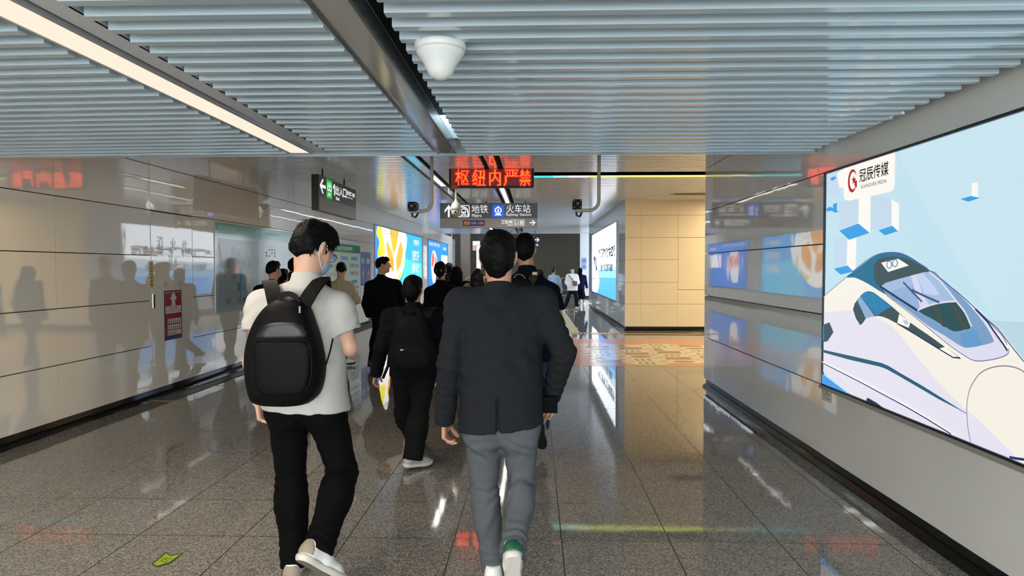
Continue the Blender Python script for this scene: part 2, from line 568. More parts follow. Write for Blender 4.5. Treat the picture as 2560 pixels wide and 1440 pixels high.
PITCH_F = 0.15
cf = MB()
YE = 32.55
for x0, x1 in ((XL + 0.01, -1.945), (-1.655, -0.815), (-0.505, XR - 0.005)):
    for ya, yb in (((YN + 0.25, 11.75), (12.42, YE)) if x0 > -0.6 else ((YN + 0.25, YE),)):
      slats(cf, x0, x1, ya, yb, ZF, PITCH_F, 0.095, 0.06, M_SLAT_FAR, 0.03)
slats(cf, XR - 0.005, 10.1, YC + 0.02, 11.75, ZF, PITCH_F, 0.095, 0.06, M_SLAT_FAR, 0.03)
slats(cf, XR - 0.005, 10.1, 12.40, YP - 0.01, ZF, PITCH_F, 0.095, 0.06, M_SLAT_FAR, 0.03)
cf.box((XL, YN + 0.16, ZF + 0.10), (XR + 0.02, YE, ZF + 0.14), M_VOID)
cf.box((XR, YC, ZF + 0.10), (10.1, YP, ZF + 0.14), M_VOID)
cf.box((XR, 27.6, ZF + 0.02), (6.8, YE, ZF + 0.14), M_PANEL_FAR)  # unseen ceiling over the side recess, added to limit the daylight there
cf.box((-7, YE, ZF - 0.01), (6.8, YE + 0.1, 4.5), M_PANEL_FAR)
cf.box((-7, YE + 0.1, 4.4), (6.8, 42.3, 4.5), M_DARKWALL)
put(cf.build('ceiling.001'), kind='structure')

# mirror-steel channels that run on from the near ceiling into the far one
def channel(name, x0, x1, y0, y1, z, lit=(), step=2.4):
    mb = MB()
    w = 0.012
    cuts = [y0]
    for a, b in lit: cuts += [a, b]
    cuts.append(y1)
    for i in range(0, len(cuts), 2):
        a, b = cuts[i], cuts[i+1]
        y = a
        while y < b - 0.05:
            e = min(y + step, b)
            t = random.uniform(-0.0015, 0.0015)
            mb.add([(x0 + w, y + 0.002, z), (x1 - w, y + 0.002, z + t), (x1 - w, e - 0.002, z), (x0 + w, e - 0.002, z + t)], [(3, 2, 1, 0)], M_STEEL)
            y = e
    for xa in (x0, x1 - w):
        mb.box((xa, y0, z - 0.006), (xa + w, y1, z + 0.07), M_SILVER)
    mb.box((x0, y0, z + 0.07), (x1, y1, z + 0.075), M_RAIL)
    return put(mb.build(name), kind='structure')
channel('trim_1', -0.735, -0.592, YB + 0.05, YN - 0.04, ZN)
LIT_L = [(12.2, 13.7), (19.0, 31.0)]  # second length is lengthened toward the viewer to light the far hall
LIT_C = [(13.5, 17.6), (19.5, 27.5)]  # second length is added, hidden behind the direction sign, to light the far hall
channel('trim_2', -1.875, -1.725, YN + 0.25, YE, ZF, LIT_L)
channel('trim_3', -0.735, -0.592, YN + 0.25, YE, ZF, LIT_C)

def strip_lamp(x0, x1, y0, y1, z, colour, power, label, group=None):
    t = empty('ceiling_light', ((x0 + x1)/2, y0, z), label, 'ceiling light', group)
    d = MB(); d.box((x0 + 0.008, y0, z), (x1 - 0.008, y1, z + 0.012), glow('lamp_%d_%d' % (colour[2], int(power*10)), colour, power))
    d.build('diffuser', t)
    f = MB()
    f.box((x0 - 0.006, y0, z - 0.004), (x0 + 0.008, y1, z + 0.014), M_RAIL)
    f.box((x1 - 0.008, y0, z - 0.004), (x1 + 0.012, y1, z + 0.014), M_RAIL)
    f.box((x0, y0, z + 0.012), (x1, y1, z + 0.04), M_RAIL)
    f.build('frame', t)
    return t
near_lamp = strip_lamp(-1.862, -1.700, YB + 0.1, YN - 0.06, ZN + 0.004, (254, 241, 219), L_STRIP, 'long warm strip light glowing in the low slatted ceiling above the left side')
for k in range(13):                       # unseen spots that give the strip lamp's light
    sp = bpy.data.lights.new('unseen_spot', 'SPOT')
    sp.energy = W_STRIP; sp.color = (1.0, 0.86, 0.70); sp.spot_size = math.radians(168); sp.spot_blend = 1.0; sp.shadow_soft_size = 0.0
    so = bpy.data.objects.new('unseen_spot', sp); COL.objects.link(so)
    so.parent = near_lamp; so.location = (0, YB + 0.45 + k*0.58 - near_lamp.location.y, -0.012)
strip_lamp(-0.715, -0.612, YN - 0.18, YN - 0.045, ZN + 0.002, (255, 236, 190), 1.4, 'short lit end of the steel ceiling channel at the edge of the low ceiling')
for (a, b), lab in zip(LIT_L, ('lit length of the left far ceiling channel nearest the low ceiling', 'lit length at the far end of the left ceiling channel, lengthened to light the hall')):
    strip_lamp(-1.855, -1.745, a, b, ZF + 0.004, (255, 240, 216) if a < 15 else (226, 240, 255), L_FAR if a < 15 else L_MID, lab)
for (a, b), lab in zip(LIT_C, ('bright white lit length of the central ceiling channel behind the red sign', 'hidden lit length added to the central ceiling channel further down the hall')):
    strip_lamp(-0.715, -0.612, a, b, ZF + 0.004, (255, 248, 236) if a < 15 else (226, 240, 255), L_FAR if a < 15 else L_MID, lab)
for y, xs in ((12.6, (-1.80,)), (13.3, (-1.80,)), (14.2, (-.663,)), (15.6, (-.663,)), (17.0, (-.663,)), (20.0, (-1.80, -.663)), (22.5, (-1.80, -.663)), (25.0, (-1.80, -.663)), (27.2, (-1.80, -.663)), (29.5, (-1.80,))):
    for x in xs:                          # unseen spots added in the far channels to light the hall
        sp = bpy.data.lights.new('unseen_spot', 'SPOT')
        sp.energy = W_FAR; sp.color = (0.86, 0.94, 1.0); sp.spot_size = math.radians(168); sp.spot_blend = 1.0; sp.shadow_soft_size = 0.0
        so = bpy.data.objects.new('unseen_spot', sp); COL.objects.link(so)
        lamp = min((o for o in COL.objects if o.name.startswith('ceiling_light')), key=lambda o: abs(o.location.x - x)*20 + abs(o.location.z - ZF)*50 + abs(o.location.y - y))
        so.parent = lamp; so.location = Vector((x, y, ZF - 0.012)) - lamp.location
# warm lamps over the side passage
for k, x in enumerate((4.6, 6.6, 8.6)):
    strip_lamp(x, x + 0.16, YC + 0.6, 11.6, ZF - 0.02, (255, 232, 194), L_WARM, 'warm strip light over the side passage', 'warm strip lights of the side passage')
    strip_lamp(x, x + 0.16, 12.6, YP - 0.5, ZF - 0.02, (255, 232, 194), L_WARM, 'warm strip light over the side passage', 'warm strip lights of the side passage')
# unseen cool lamps added in the tall hall to brighten the far end
for x in (-5.2, -2.6, 4.2):
    strip_lamp(x, x + 0.3, 33.2, 39.5, 4.36, (214, 232, 255), L_COOL_FILL, 'unseen cool strip light added over the tall far hall', 'added cool strip lights of the far hall')

# coloured light line across the far ceiling with its black slot
t = empty('light_line', (1.0, 12.2, ZF), 'thin coloured light line crossing the far ceiling, cyan turning yellow-green', 'light strip')
s = MB()
s.box((-0.30, 11.79, ZF - 0.002), (10.0, 12.16, ZF + 0.03), M_MATTEBLACK)
s.build('black_slot', t)
g = MB()
def ledseg(x0, x1, c): g.box((x0, 12.17, ZF - 0.012), (x1, 12.33, ZF + 0.02), glow('led_%02x%02x%02x' % c, c, 1.6))
ledseg(-0.58, 0.33, (40, 214, 226)); ledseg(0.33, 0.60, (150, 232, 214)); ledseg(0.60, 0.95, (226, 246, 196)); ledseg(0.95, 9.9, (222, 236, 96))
g.build('glowing_tube', t)
# slot air grille in the passage ceiling
t = empty('air_grille', (3.8, 15.2, ZF), 'black slot air grille with a pale frame in the ceiling before the cream wall', 'vent')
s = MB(); s.box((3.02, 15.05, ZF - 0.006), (6.0, 15.40, ZF + 0.02), M_MATTEBLACK); s.build('slot', t)
s = MB()
for a, b in (((2.98, 15.0), (6.04, 15.05)), ((2.98, 15.40), (6.04, 15.44)), ((2.98, 15.05), (3.02, 15.40)), ((2.98, 15.21), (6.0, 15.235))):
    s.box((a[0], a[1], ZF - 0.012), (b[0], b[1], ZF + 0.02), mat('grille_frame', (214, 202, 176), rough=0.4))
s.build('frame', t)
# ---------------------------------------------------------------- big lightbox on the right wall
SEG = 0.00022
class Picture:
    """a flat picture on a plane; outlines measured in the photograph's pixels on that plane"""
    def __init__(self, pl, x0, y0, x1, y1, d0, sx=1.0, sy=1.0, ox=0.0, oy=0.0):
        self.pl, self.r, self.d, self.k = pl, (x0, y0, x1, y1), d0, 0
        self.c = (sx, sy, ox, oy); self.mb = MB()
    def scale(self, s, ox, oy): self.c = (s, s, ox, oy); return self
    def q(self, pts):
        s, t, ox, oy = self.c
        return [self.pl.hit(ox + x / s, oy + y / t) for x, y in pts]
    def next(self): self.k += 1; return self.d + self.k * SEG
    def fill(self, pts, material, raw=False):
        p = clip(self.q(pts) if not raw else pts, *self.r)
        flat_poly(self.mb, self.pl, p, self.next(), material)
    def line(self, pts, width, material, raw=False):
        flat_line(self.mb, self.pl, self.q(pts) if not raw else pts, width, self.next(), material)
    def text(self, body, pts, material, bold=0.0, raw=False):
        """pts: lower-left and upper-right corner"""
        a, b = self.q(pts) if not raw else pts
        flat_text(self.mb, self.pl, body, a[0], a[1], b[0], b[1], self.next(), material, bold)

def smooth(pts, n=5, closed=False):
    """Catmull-Rom through the points"""
    P = [Vector(p) for p in pts]; out = []
    m = len(P)
    for i in range(m if closed else m - 1):
        p0, p1, p2, p3 = (P[(i-1) % m] if closed or i > 0 else P[0], P[i], P[(i+1) % m], P[(i+2) % m] if closed or i + 2 < m else P[-1])
        for k in range(n):
            t = k / n
            q = 0.5 * ((2*p1) + (p2 - p0)*t + (2*p0 - 5*p1 + 4*p2 - p3)*t*t + (3*p1 - p0 - 3*p2 + p3)*t*t*t)
            out.append((q.x, q.y))
    if not closed: out.append(tuple(P[-1]))
    return out

u0, u1, w0, w1 = SCR
box_ = empty('advertising_lightbox', (XR, -(u0 + u1)/2, (w0 + w1)/2), 'huge glowing wall screen showing a white bullet train nose on pale blue', 'advertising screen')
fr = MB()
for a in ((u0, w0, u1, w0 + 0.012), (u0, w1 - 0.014, u1, w1), (u0, w0, u0 + 0.012, w1), (u1 - 0.012, w0, u1, w1)):
    c = [PL_R.p(a[0], a[1], -0.029), PL_R.p(a[2], a[3], 0.006)]
    lo = [min(c[0][i], c[1][i]) for i in range(3)]; hi = [max(c[0][i], c[1][i]) for i in range(3)]
    fr.box(lo, hi, mat('screen_edge', (22, 24, 40), rough=0.3))
fr.box((XR - 0.024, -u1, w0 - 0.022), (XR + 0.002, -u0 + 0.0, w0 - 0.001), mat('screen_ledge', (150, 146, 132), rough=0.4))
fr.build('frame', box_)

P = Picture(PL_R, u0 + 0.010, w0 + 0.010, u1 - 0.010, w1 - 0.012, -0.010)
C_SKY = art((194, 226, 239)); C_SKY2 = art((200, 229, 240)); C_WHITE = art((250, 248, 240)); C_CREAM = art((247, 241, 229))
C_LAV = art((231, 227, 240)); C_TEAL = art((34, 112, 148)); C_STEEL = art((124, 160, 198)); C_HULL = art((221, 221, 239))
C_GLASS = art((62, 84, 88)); C_WIN = art((164, 190, 224)); C_LOW = art((44, 84, 88)); C_BLUE = art((52, 160, 228))
C_STRIPE = art((40, 96, 122)); C_NAVY = artq((40, 60, 110)); C_DK = artq((40, 48, 84)); C_RED = artq((178, 30, 36)); C_INK = ink((30, 24, 26))
P.fill([(u0, w0), (u1, w0), (u1, w1), (u0, w1)], C_SKY, raw=True)
P.scale(1, 0, 0)
P.fill([(2200, 300), (2300, 500), (2420, 700), (2480, 800), (3100, 900), (3100, 0), (2560, 272)], C_SKY2)
P.fill([(2460, 800), (2560, 806), (3100, 860), (3100, 1500), (2500, 1000)], art((186, 216, 226)))
P.scale(4.5, 2040, 380)
for pts in ([(100, 240), (250, 225), (250, 470), (110, 480)], [(190, 960), (345, 960), (335, 1300), (190, 1300)], [(240, 560), (470, 530), (460, 830), (250, 880)], [(600, 500), (850, 530), (840, 850), (700, 880), (600, 870)]):
    P.fill(pts, art((196, 219, 236)))
P.fill([(470, 480), (600, 470), (595, 910), (460, 810)], C_WHITE)
P.fill([(835, 530), (918, 590), (915, 890), (835, 835)], C_WHITE)
P.fill([(340, 970), (440, 960), (430, 1345), (330, 1300)], C_WHITE)
P.fill([(1735, 350), (1800, 340), (1805, 530), (1730, 520)], C_WHITE)
P.fill([(250, 885), (465, 805), (590, 910), (360, 988)], C_BLUE)
P.fill([(690, 880), (845, 830), (908, 890), (760, 938)], C_BLUE)
P.fill([(190, 1312), (345, 1278), (410, 1345), (265, 1380)], C_BLUE)
P.fill([(1610, 530), (1730, 495), (1830, 515), (1700, 560)], C_BLUE)
P.fill([(146, 302), (195, 272), (220, 292), (175, 325)], C_BLUE)
P.fill([(98, 640), (150, 615), (182, 632), (182, 585), (228, 570), (224, 655), (248, 672), (200, 684), (165, 660), (120, 670)], C_BLUE)
# sign card with the company mark
card = [(300, 150), (300, 470)] + smooth([(302, 500), (318, 535), (350, 550)], 4) + smooth([(810, 452), (850, 425), (872, 370)], 4) + [(878, -30)]
P.fill(card, C_WHITE)
P.fill([(225, 240), (300, 190), (300, 400), (250, 400)], C_WHITE)
def mark_ring(pts_out, pts_in, m):
    a = P.q(pts_out); b = P.q(pts_in); d = P.next(); n = len(a)
    P.mb.add([PL_R.p(x, y, d) for x, y in a + b], [(i, n + i, n + i + 1, i + 1) for i in range(n - 1)], m)
ro = [(400 + 50*math.cos(math.radians(t)), 325 + 130*math.sin(math.radians(t)) - 0.33*50*math.cos(math.radians(t))) for t in range(-28, -370, -12) if -330 < t]
ri = [(408 + 38*math.cos(math.radians(t)), 322 + 98*math.sin(math.radians(t)) - 0.33*38*math.cos(math.radians(t))) for t in range(-28, -370, -12) if -330 < t]
mark_ring(ro, ri, C_RED)
star = []
for k in range(10):
    r = 1.0 if k % 2 == 0 else 0.42
    a = math.radians(-90 + 36*k)
    star.append((418 + 28*r*math.cos(a), 318 + 58*r*math.sin(a)))
P.fill(star, C_RED)
P.fill([(425, 328), (452, 318), (452, 395), (436, 400), (425, 372)], C_RED)
def slant_text(body, x0, x1, yb0, yb1, hgt0, hgt1, m, bold=0.0):
    """lettering along a line that the wall's perspective makes slanted in the picture"""
    a = P.q([(x0, yb0)])[0]; b = P.q([(x1, yb1)])[0]; t = P.q([(x0, yb0 - hgt0)])[0]
    flat_text(P.mb, PL_R, body, a[0], (a[1] + b[1])/2, b[0], (a[1] + b[1])/2 + (t[1] - a[1]), P.next(), m, bold)
slant_text('冠辰传媒', 478, 806, 345, 262, 150, 150, C_INK, 0.012)
slant_text('GUANCHEN MEDIA', 496, 784, 412, 345, 40, 38, ink((50, 46, 46)))
# the train
P.scale(3.6, 2040, 600)
roof = smooth([(55, 522), (160, 430), (270, 338), (330, 284), (420, 212), (500, 156), (580, 123), (690, 111), (790, 128), (900, 188), (1010, 266), (1100, 330), (1200, 410), (1300, 490), (1420, 600), (1540, 712), (1640, 800), (1740, 930), (1872, 1095)], 3)
body = roof + [(2120, 1420), (2420, 1900), (2700, 2600), (1600, 2200), (300, 1385), (55, 1186)]
P.fill(body, C_CREAM)
P.fill([(55, 648), (250, 632), (420, 640), (640, 752), (700, 800), (760, 868), (900, 1050), (1100, 1290), (1250, 1440), (1500, 1660), (1800, 1960), (2100, 2300), (1600, 2200), (300, 1385), (55, 1186)], C_LAV)
P.fill([(560, 150), (640, 120), (760, 122), (860, 168), (1030, 275), (1180, 400), (1340, 530), (1545, 725), (1680, 860), (1735, 985), (1722, 1030), (1650, 1062), (1550, 1082), (1430, 1086), (1310, 1022), (1150, 905), (900, 700), (620, 480)], C_HULL)
P.fill(smooth([(1030, 275), (1110, 335), (1200, 410), (1350, 560), (1500, 740), (1586, 890), (1580, 922), (1500, 945), (1400, 965), (1310, 962), (1150, 860), (1000, 770), (820, 632), (640, 500), (570, 415), (800, 330)], 3, True), C_STEEL)
P.fill([(1290, 850), (1420, 800), (1500, 945), (1400, 965), (1310, 962)], art((100, 156, 204)))
P.fill(smooth([(270, 337), (300, 308), (420, 215), (500, 158), (580, 125), (690, 112), (800, 133), (900, 190), (1015, 275), (900, 330), (700, 380), (600, 420), (620, 480), (640, 500), (560, 455), (470, 398), (400, 362), (340, 338)], 3, True), C_TEAL)
P.fill(smooth([(540, 190), (600, 158), (720, 150), (850, 186), (940, 232), (1012, 282), (800, 332), (600, 412), (575, 414), (538, 392), (518, 330), (516, 250)], 3, True), C_GLASS)
P.fill([(560, 195), (590, 170), (600, 230), (570, 250)], art((88, 70, 64)))
P.fill([(582, 205), (735, 168), (832, 230), (780, 245), (645, 288)], C_WHITE)
for c in ((655, 222), (708, 208)):
    P.fill([(c[0] + 27*math.cos(t/12*math.tau), c[1] + 38*math.sin(t/12*math.tau)) for t in range(12)], art((116, 138, 190)))
    P.fill([(c[0] + 17*math.cos(t/12*math.tau), c[1] + 28*math.sin(t/12*math.tau)) for t in range(12)], C_WHITE)
P.fill(smooth([(585, 415), (690, 366), (800, 335), (910, 305), (1020, 286), (1100, 352), (1170, 430), (1262, 550), (1180, 556), (1080, 572), (1000, 596), (910, 632), (740, 520)], 2, True), C_WIN)
P.fill([(640, 480), (760, 430), (860, 410), (930, 470), (920, 625), (905, 630), (740, 520)], art((148, 178, 216)))
P.fill([(850, 322), (905, 308), (950, 470), (1020, 590), (940, 618), (905, 500)], art((214, 216, 242)))
P.fill([(905, 308), (960, 296), (1050, 400), (1112, 490), (1070, 500), (970, 480)], art((198, 208, 240)))
P.fill(smooth([(912, 634), (1000, 597), (1080, 574), (1180, 558), (1262, 553), (1340, 650), (1400, 782), (1330, 808), (1260, 822), (1205, 808), (1060, 718)], 2, True), C_LOW)
P.fill([(1045, 590), (1090, 578), (1160, 790), (1130, 770)], art((74, 78, 74)))
P.fill([(1205, 560), (1235, 556), (1370, 795), (1330, 806)], art((74, 78, 74)))
P.line(smooth([(912, 632), (1000, 596), (1080, 572), (1180, 556), (1262, 551)], 3), 0.010, C_HULL)
P.line(smooth([(1020, 286), (1100, 352), (1170, 430), (1262, 550), (1340, 650), (1400, 782)], 3), 0.012, C_HULL)
P.line([(575, 416), (740, 524), (912, 634)], 0.014, C_DK)
P.line([(785, 378), (870, 470), (955, 556)], 0.012, artq((66, 86, 120)))
P.line([(860, 448), (980, 505), (1110, 562)], 0.012, artq((66, 86, 120)))
P.line(roof[9:], 0.006, artq((90, 104, 150)))
P.line(roof[:9], 0.005, artq((120, 130, 150)))
P.line(smooth([(640, 500), (900, 700), (1150, 905), (1310, 1022), (1430, 1086), (1550, 1082), (1650, 1062), (1722, 1030), (1735, 985), (1680, 860), (1545, 725)], 3), 0.005, artq((120, 120, 160)))
# side window band
P.fill(smooth([(335, 625), (380, 530), (440, 470), (500, 464), (560, 500), (690, 602), (850, 742), (1010, 852), (1160, 960), (1302, 1062), (1270, 1062), (1110, 985), (740, 757), (600, 690), (530, 688), (450, 706), (400, 768)], 2, True), C_GLASS)
P.fill([(400, 505), (440, 472), (500, 466), (560, 502), (684, 604), (640, 620), (545, 682)], art((44, 130, 178)))
P.fill([(375, 545), (400, 505), (535, 688), (500, 692), (450, 706)], art((142, 172, 214)))
P.fill([(752, 664), (852, 742), (838, 790), (735, 748)], C_WHITE)
P.fill([(788, 720), (825, 725), (838, 752), (822, 765), (795, 750)], art((190, 196, 226)))
P.fill([(1112, 978), (1165, 962), (1285, 1052), (1240, 1052)], C_WHITE)
P.line([(735, 752), (900, 850), (1110, 980), (1240, 1058), (1302, 1062)], 0.007, C_DK)
P.fill([(1550, 735), (1640, 838), (1740, 962), (1732, 998), (1690, 930), (1600, 810)], C_WHITE)
P.line([(1440, 620), (1550, 735), (1600, 810), (1690, 935), (1730, 998)], 0.010, C_DK)
P.fill([(62, 765), (126, 741), (162, 830), (108, 912), (50, 922)], C_GLASS)
P.fill([(50, 775), (76, 772), (80, 900), (50, 915)], art((46, 130, 176)))
# stripes along the side
P.fill([(50, 984), (330, 1045), (600, 1108), (660, 1134), (760, 1195), (960, 1310), (1150, 1428), (1310, 1528), (1310, 1534), (1110, 1432), (740, 1217), (640, 1162), (580, 1140), (300, 1076), (50, 1006)], C_STRIPE)
P.line([(1300, 1528), (1360, 1560)], 0.004, artq((90, 100, 150)))
P.scale(4.5, 2040, 860)
P.fill([(60, 188), (500, 400), (1000, 668), (1300, 846), (1560, 1020), (1500, 1010), (1240, 838), (1000, 692), (500, 424), (60, 204)], C_WHITE)
P.line([(82, 214), (500, 426), (1000, 694), (1260, 845), (1530, 1014)], 0.007, C_NAVY)
P.fill([(60, 318), (130, 375), (372, 558), (40, 470)], art((70, 160, 232)))
P.fill([(580, 606), (602, 610), (690, 660), (770, 720), (575, 650)], C_DK)
P.line(smooth([(1752, 1105), (1722, 950), (1712, 840), (1710, 700), (1722, 590), (1750, 490), (1830, 360), (1890, 308), (1960, 275), (2040, 254), (2120, 246), (2200, 253), (2270, 270), (2340, 305), (2480, 420), (2600, 600)], 3), 0.006, artq((140, 134, 150)))
P.line([(2190, 1274), (2260, 1287), (2400, 1306), (2600, 1346)], 0.012, C_NAVY)
P.mb.build('screen_picture', box_)

# little code plate under the screen
pl_ = empty('wall_label', PL_R.p(-5.24, 0.56, 0.003), 'small printed code label on the right wall under the corner of the big screen', 'label')
c = PL_R.hit(2054.5, 996), PL_R.hit(2084, 966)
mb = MB()
a0 = (c[0][0] + 0.004, 0.525); a1 = (a0[0] + 0.165, 0.620)
flat_poly(mb, PL_R, [a0, (a1[0], a0[1]), a1, (a0[0], a1[1])], 0.0016, mat('label_paper', (226, 222, 212), rough=0.7))
mb.build('paper', pl_)
mb = MB()
flat_text(mb, PL_R, 'FTZ-W1-7', a0[0] + 0.006, 0.566, a1[0] - 0.012, 0.614, 0.003, ink((40, 34, 34)), 0.01)
flat_text(mb, PL_R, '0755 29-8888888', a0[0] + 0.012, 0.543, a1[0] - 0.014, 0.555, 0.003, ink((70, 62, 62)))
mb.build('printed_code', pl_)

# ---------------------------------------------------------------- hanging signs
def sign_box(name, label, cat, x0, x1, z0, z1, Y, depth, material):
    t = empty(name, ((x0 + x1)/2, Y, z0), label, cat)
    b = MB(); b.box((x0, Y, z0), (x1, Y + depth, z1), material, 0.004); b.build('case', t)
    return t

W_LIT = glow('sign_white', (244, 246, 246), 1.0, sample=False)
# red dot-matrix display
YS = 11.30
a = at(1122, 470, YS); b = at(1335, 417, YS)
led = empty('dot_matrix_display', ((a.x + b.x)/2, YS, a.z), 'red dot-matrix message display hanging at the middle of the ceiling', 'LED sign')
cse = MB(); cse.box((a.x, YS, a.z), (b.x, YS + 0.11, b.z), mat('led_case', (30, 14, 14), rough=0.35), 0.03); cse.build('case', led)
cse = MB(); cse.box((a.x + 0.035, YS - 0.002, a.z + 0.035), (b.x - 0.035, YS + 0.01, b.z - 0.03), mat('led_window', (70, 10, 8), rough=0.3, emit=(120, 14, 6), strength=0.55)); cse.build('window', led)
for x in (a.x + 0.3, b.x - 0.3):
    cse = MB(); cse.tube([(x, YS + 0.055, b.z - 0.01), (x, YS + 0.055, ZF + 0.06)], 0.012, M_RAIL); cse.build('hanger', led)
pf = plane_y(YS)
def dots(mb, body, x0, z0, x1, z1, n, d, m_halo, m_core):
    v, f = glyphs(body, 0.0)
    lo, hi = v.min(0), v.max(0)
    on_ = np.zeros((n, n), bool)
    gx, gy = np.meshgrid((np.arange(n) + 0.5) / n, (np.arange(n) + 0.5) / n, indexing='ij')
    for jx in (-0.08, 0.08):
        for jy in (-0.08, 0.08):
            X = lo[0] + (gx + jx / n) * (hi[0] - lo[0]); Y = lo[1] + (gy + jy / n) * (hi[1] - lo[1])
            for t in f:
                A, B, Cc = v[list(t[:3])]
                s1 = (B[0]-A[0])*(Y-A[1]) - (B[1]-A[1])*(X-A[0]); s2 = (Cc[0]-B[0])*(Y-B[1]) - (Cc[1]-B[1])*(X-B[0]); s3 = (A[0]-Cc[0])*(Y-Cc[1]) - (A[1]-Cc[1])*(X-Cc[0])
                hit = ((s1 >= 0) & (s2 >= 0) & (s3 >= 0)) | ((s1 <= 0) & (s2 <= 0) & (s3 <= 0))
                on_ |= hit
    px, pz = (x1 - x0) / n, (z1 - z0) / n
    for i in range(n):
        for j in range(n):
            if on_[i, j]:
                cx, cz = x0 + (i + 0.5) * px, z0 + (j + 0.5) * pz
                for rr, dd, m in ((0.90, d, m_halo), (0.30, d + 0.002, m_core)):
                    mb.add([(cx - rr*px, YS - dd, cz - rr*pz), (cx + rr*px, YS - dd, cz - rr*pz), (cx + rr*px, YS - dd, cz + rr*pz), (cx - rr*px, YS - dd, cz + rr*pz)], [(0, 1, 2, 3)], m)
mb = MB()
MH = glow('led_red', (255, 0, 16), 3.4); MC = glow('led_amber', (255, 206, 40), 1.2, sample=False)
for ch, x0, x1 in (('枢', 1139, 1172), ('纽', 1181, 1214), ('内', 1223, 1252), ('严', 1260, 1296), ('禁', 1299, 1326)):
    p0 = at(x0, 464, YS); p1 = at(x1, 424, YS)
    dots(mb, ch, p0.x, p0.z, p1.x, p1.z, 16, 0.004, MH, MC)
mb.build('lit_message', led)
tg = MB(); p0 = at(1128, 473, YS); p1 = at(1143, 465, YS)
tg.box((p0.x, YS - 0.006, p0.z), (p1.x, YS + 0.02, p1.z), mat('orange_tag', (190, 104, 20), rough=0.4)); tg.build('tag', led)

def arrow(mb, pl, x0, y0, x1, y1, d, m, direction, th=0.16):
    """arrow filling the box; drawn in unit coordinates pointing up, then turned"""
    s = [((-th/2, 0), (th/2, 0), (th/2, 0.86), (-th/2, 0.86)), ((0, 1.0), (-0.44, 0.56), (-0.44, 0.34), (0, 0.78)), ((0, 1.0), (0.44, 0.56), (0.44, 0.34), (0, 0.78))]
    rot = {'up': lambda a, b: (0.5 + a, b), 'left': lambda a, b: (1 - b, 0.5 + a), 'right': lambda a, b: (b, 0.5 + a)}[direction]
    for poly in s:
        q = [rot(a, b) for a, b in poly]
        flat_poly(mb, pl, [(x0 + a*(x1-x0), y0 + b*(y1-y0)) for a, b in q], d, m)
        d += 0.0004

def T(parent, pl, body, x0, y0, x1, y1, d, m, bold=0.0):
    k = MB(); flat_text(k, pl, body, x0, y0, x1, y1, d, m, bold); return k.build('lettering', parent)
def A(parent, pl, x0, y0, x1, y1, d, m, direction, th):
    k = MB(); arrow(k, pl, x0, y0, x1, y1, d, m, direction, th); return k.build('arrow', parent)
def rod(parent, x, y, z0, z1, r=0.014, m=None):
    k = MB(); k.tube([(x, y, z0), (x, y, z1)], r, m or M_BLACKIN); return k.build('hanger', parent)

# metro / railway direction sign
YM = 16.75
a = at(1100, 570, YM); b = at(1344, 507, YM)
ms = sign_box('direction_sign', 'wide grey direction sign to the metro and the railway station hanging in mid hall', 'sign', a.x, b.x, a.z, b.z, YM, 0.12, mat('sign_case', (92, 88, 82), rough=0.4))
pm = plane_y(YM)
def fpx(pl, x, y): return pl.hit(x, y)
mb = MB()
c0 = fpx(pm, 1100.5, 546); c1 = fpx(pm, 1343.5, 507.5)
mm = c0[1]
flat_poly(mb, pm, [(a.x + .004, a.z + .004), (b.x - .004, a.z + .004), (b.x - .004, mm), (a.x + .004, mm)], 0.002, mat('sign_lower', (112, 106, 98), rough=0.3, emit=(112, 106, 98), strength=0.35))
flat_poly(mb, pm, [(a.x + .004, mm), (b.x - .004, mm), (b.x - .004, b.z - .004), (a.x + .004, b.z - .004)], 0.002, mat('sign_upper', (50, 48, 50), rough=0.3, emit=(54, 52, 56), strength=0.5))
mb.build('face', ms)
def pbox(pl, x0, y0, x1, y1):
    p, q = fpx(pl, x0, y1), fpx(pl, x1, y0)
    return p[0], p[1], q[0], q[1]
A(ms, pm, *pbox(pm, 1110, 512, 1134, 543), 0.006, W_LIT, 'up', 0.2)
T(ms, pm, '地铁', *pbox(pm, 1179, 512, 1220, 533), 0.006, W_LIT)
T(ms, pm, 'Metro', *pbox(pm, 1180, 534.5, 1204, 543), 0.006, W_LIT)
T(ms, pm, '火车站', *pbox(pm, 1266, 511, 1326, 532), 0.006, W_LIT)
T(ms, pm, 'Railway Station', *pbox(pm, 1265.5, 532.5, 1328, 542), 0.006, W_LIT)
T(ms, pm, '卫生间', *pbox(pm, 1253, 550, 1280, 559.5), 0.006, W_LIT, 0.025)
T(ms, pm, 'Toilet', *pbox(pm, 1268, 560.5, 1280, 564.5), 0.006, W_LIT, 0.02)
A(ms, pm, *pbox(pm, 1324, 549, 1339, 564), 0.006, W_LIT, 'right', 0.2)
# pictograms
mb = MB()
def ring_rect(mb, pl, x0, y0, x1, y1, r, t, d, m):
    o = rrect(x0, y0, x1, y1, r); i = rrect(x0 + t, y0 + t, x1 - t, y1 - t, max(r - t, 0.002)); n = len(o)
    mb.add([pl.p(p, q, d) for p, q in o + i], [(k, (k+1) % n, n + (k+1) % n, n + k) for k in range(n)], m)
x0, y0, x1, y1 = pbox(pm, 1144, 513, 1174, 543)
ring_rect(mb, pm, x0, y0, x1, y1, 0.04, 0.018, 0.006, W_LIT)
w = x1 - x0; h = y1 - y0
flat_line(mb, pm, smooth([(x0 + .08*w, y0 + .86*h), (x0 + .5*w, y0 + .84*h), (x0 + .78*w, y0 + .68*h), (x0 + .86*w, y0 + .35*h), (x0 + .88*w, y0 + .08*h)], 5), 0.03, 0.006, W_LIT)
flat_poly(mb, pm, rrect(x0 + .30*w, y0 + .26*h, x0 + .70*w, y0 + .74*h, .05), 0.006, W_LIT)
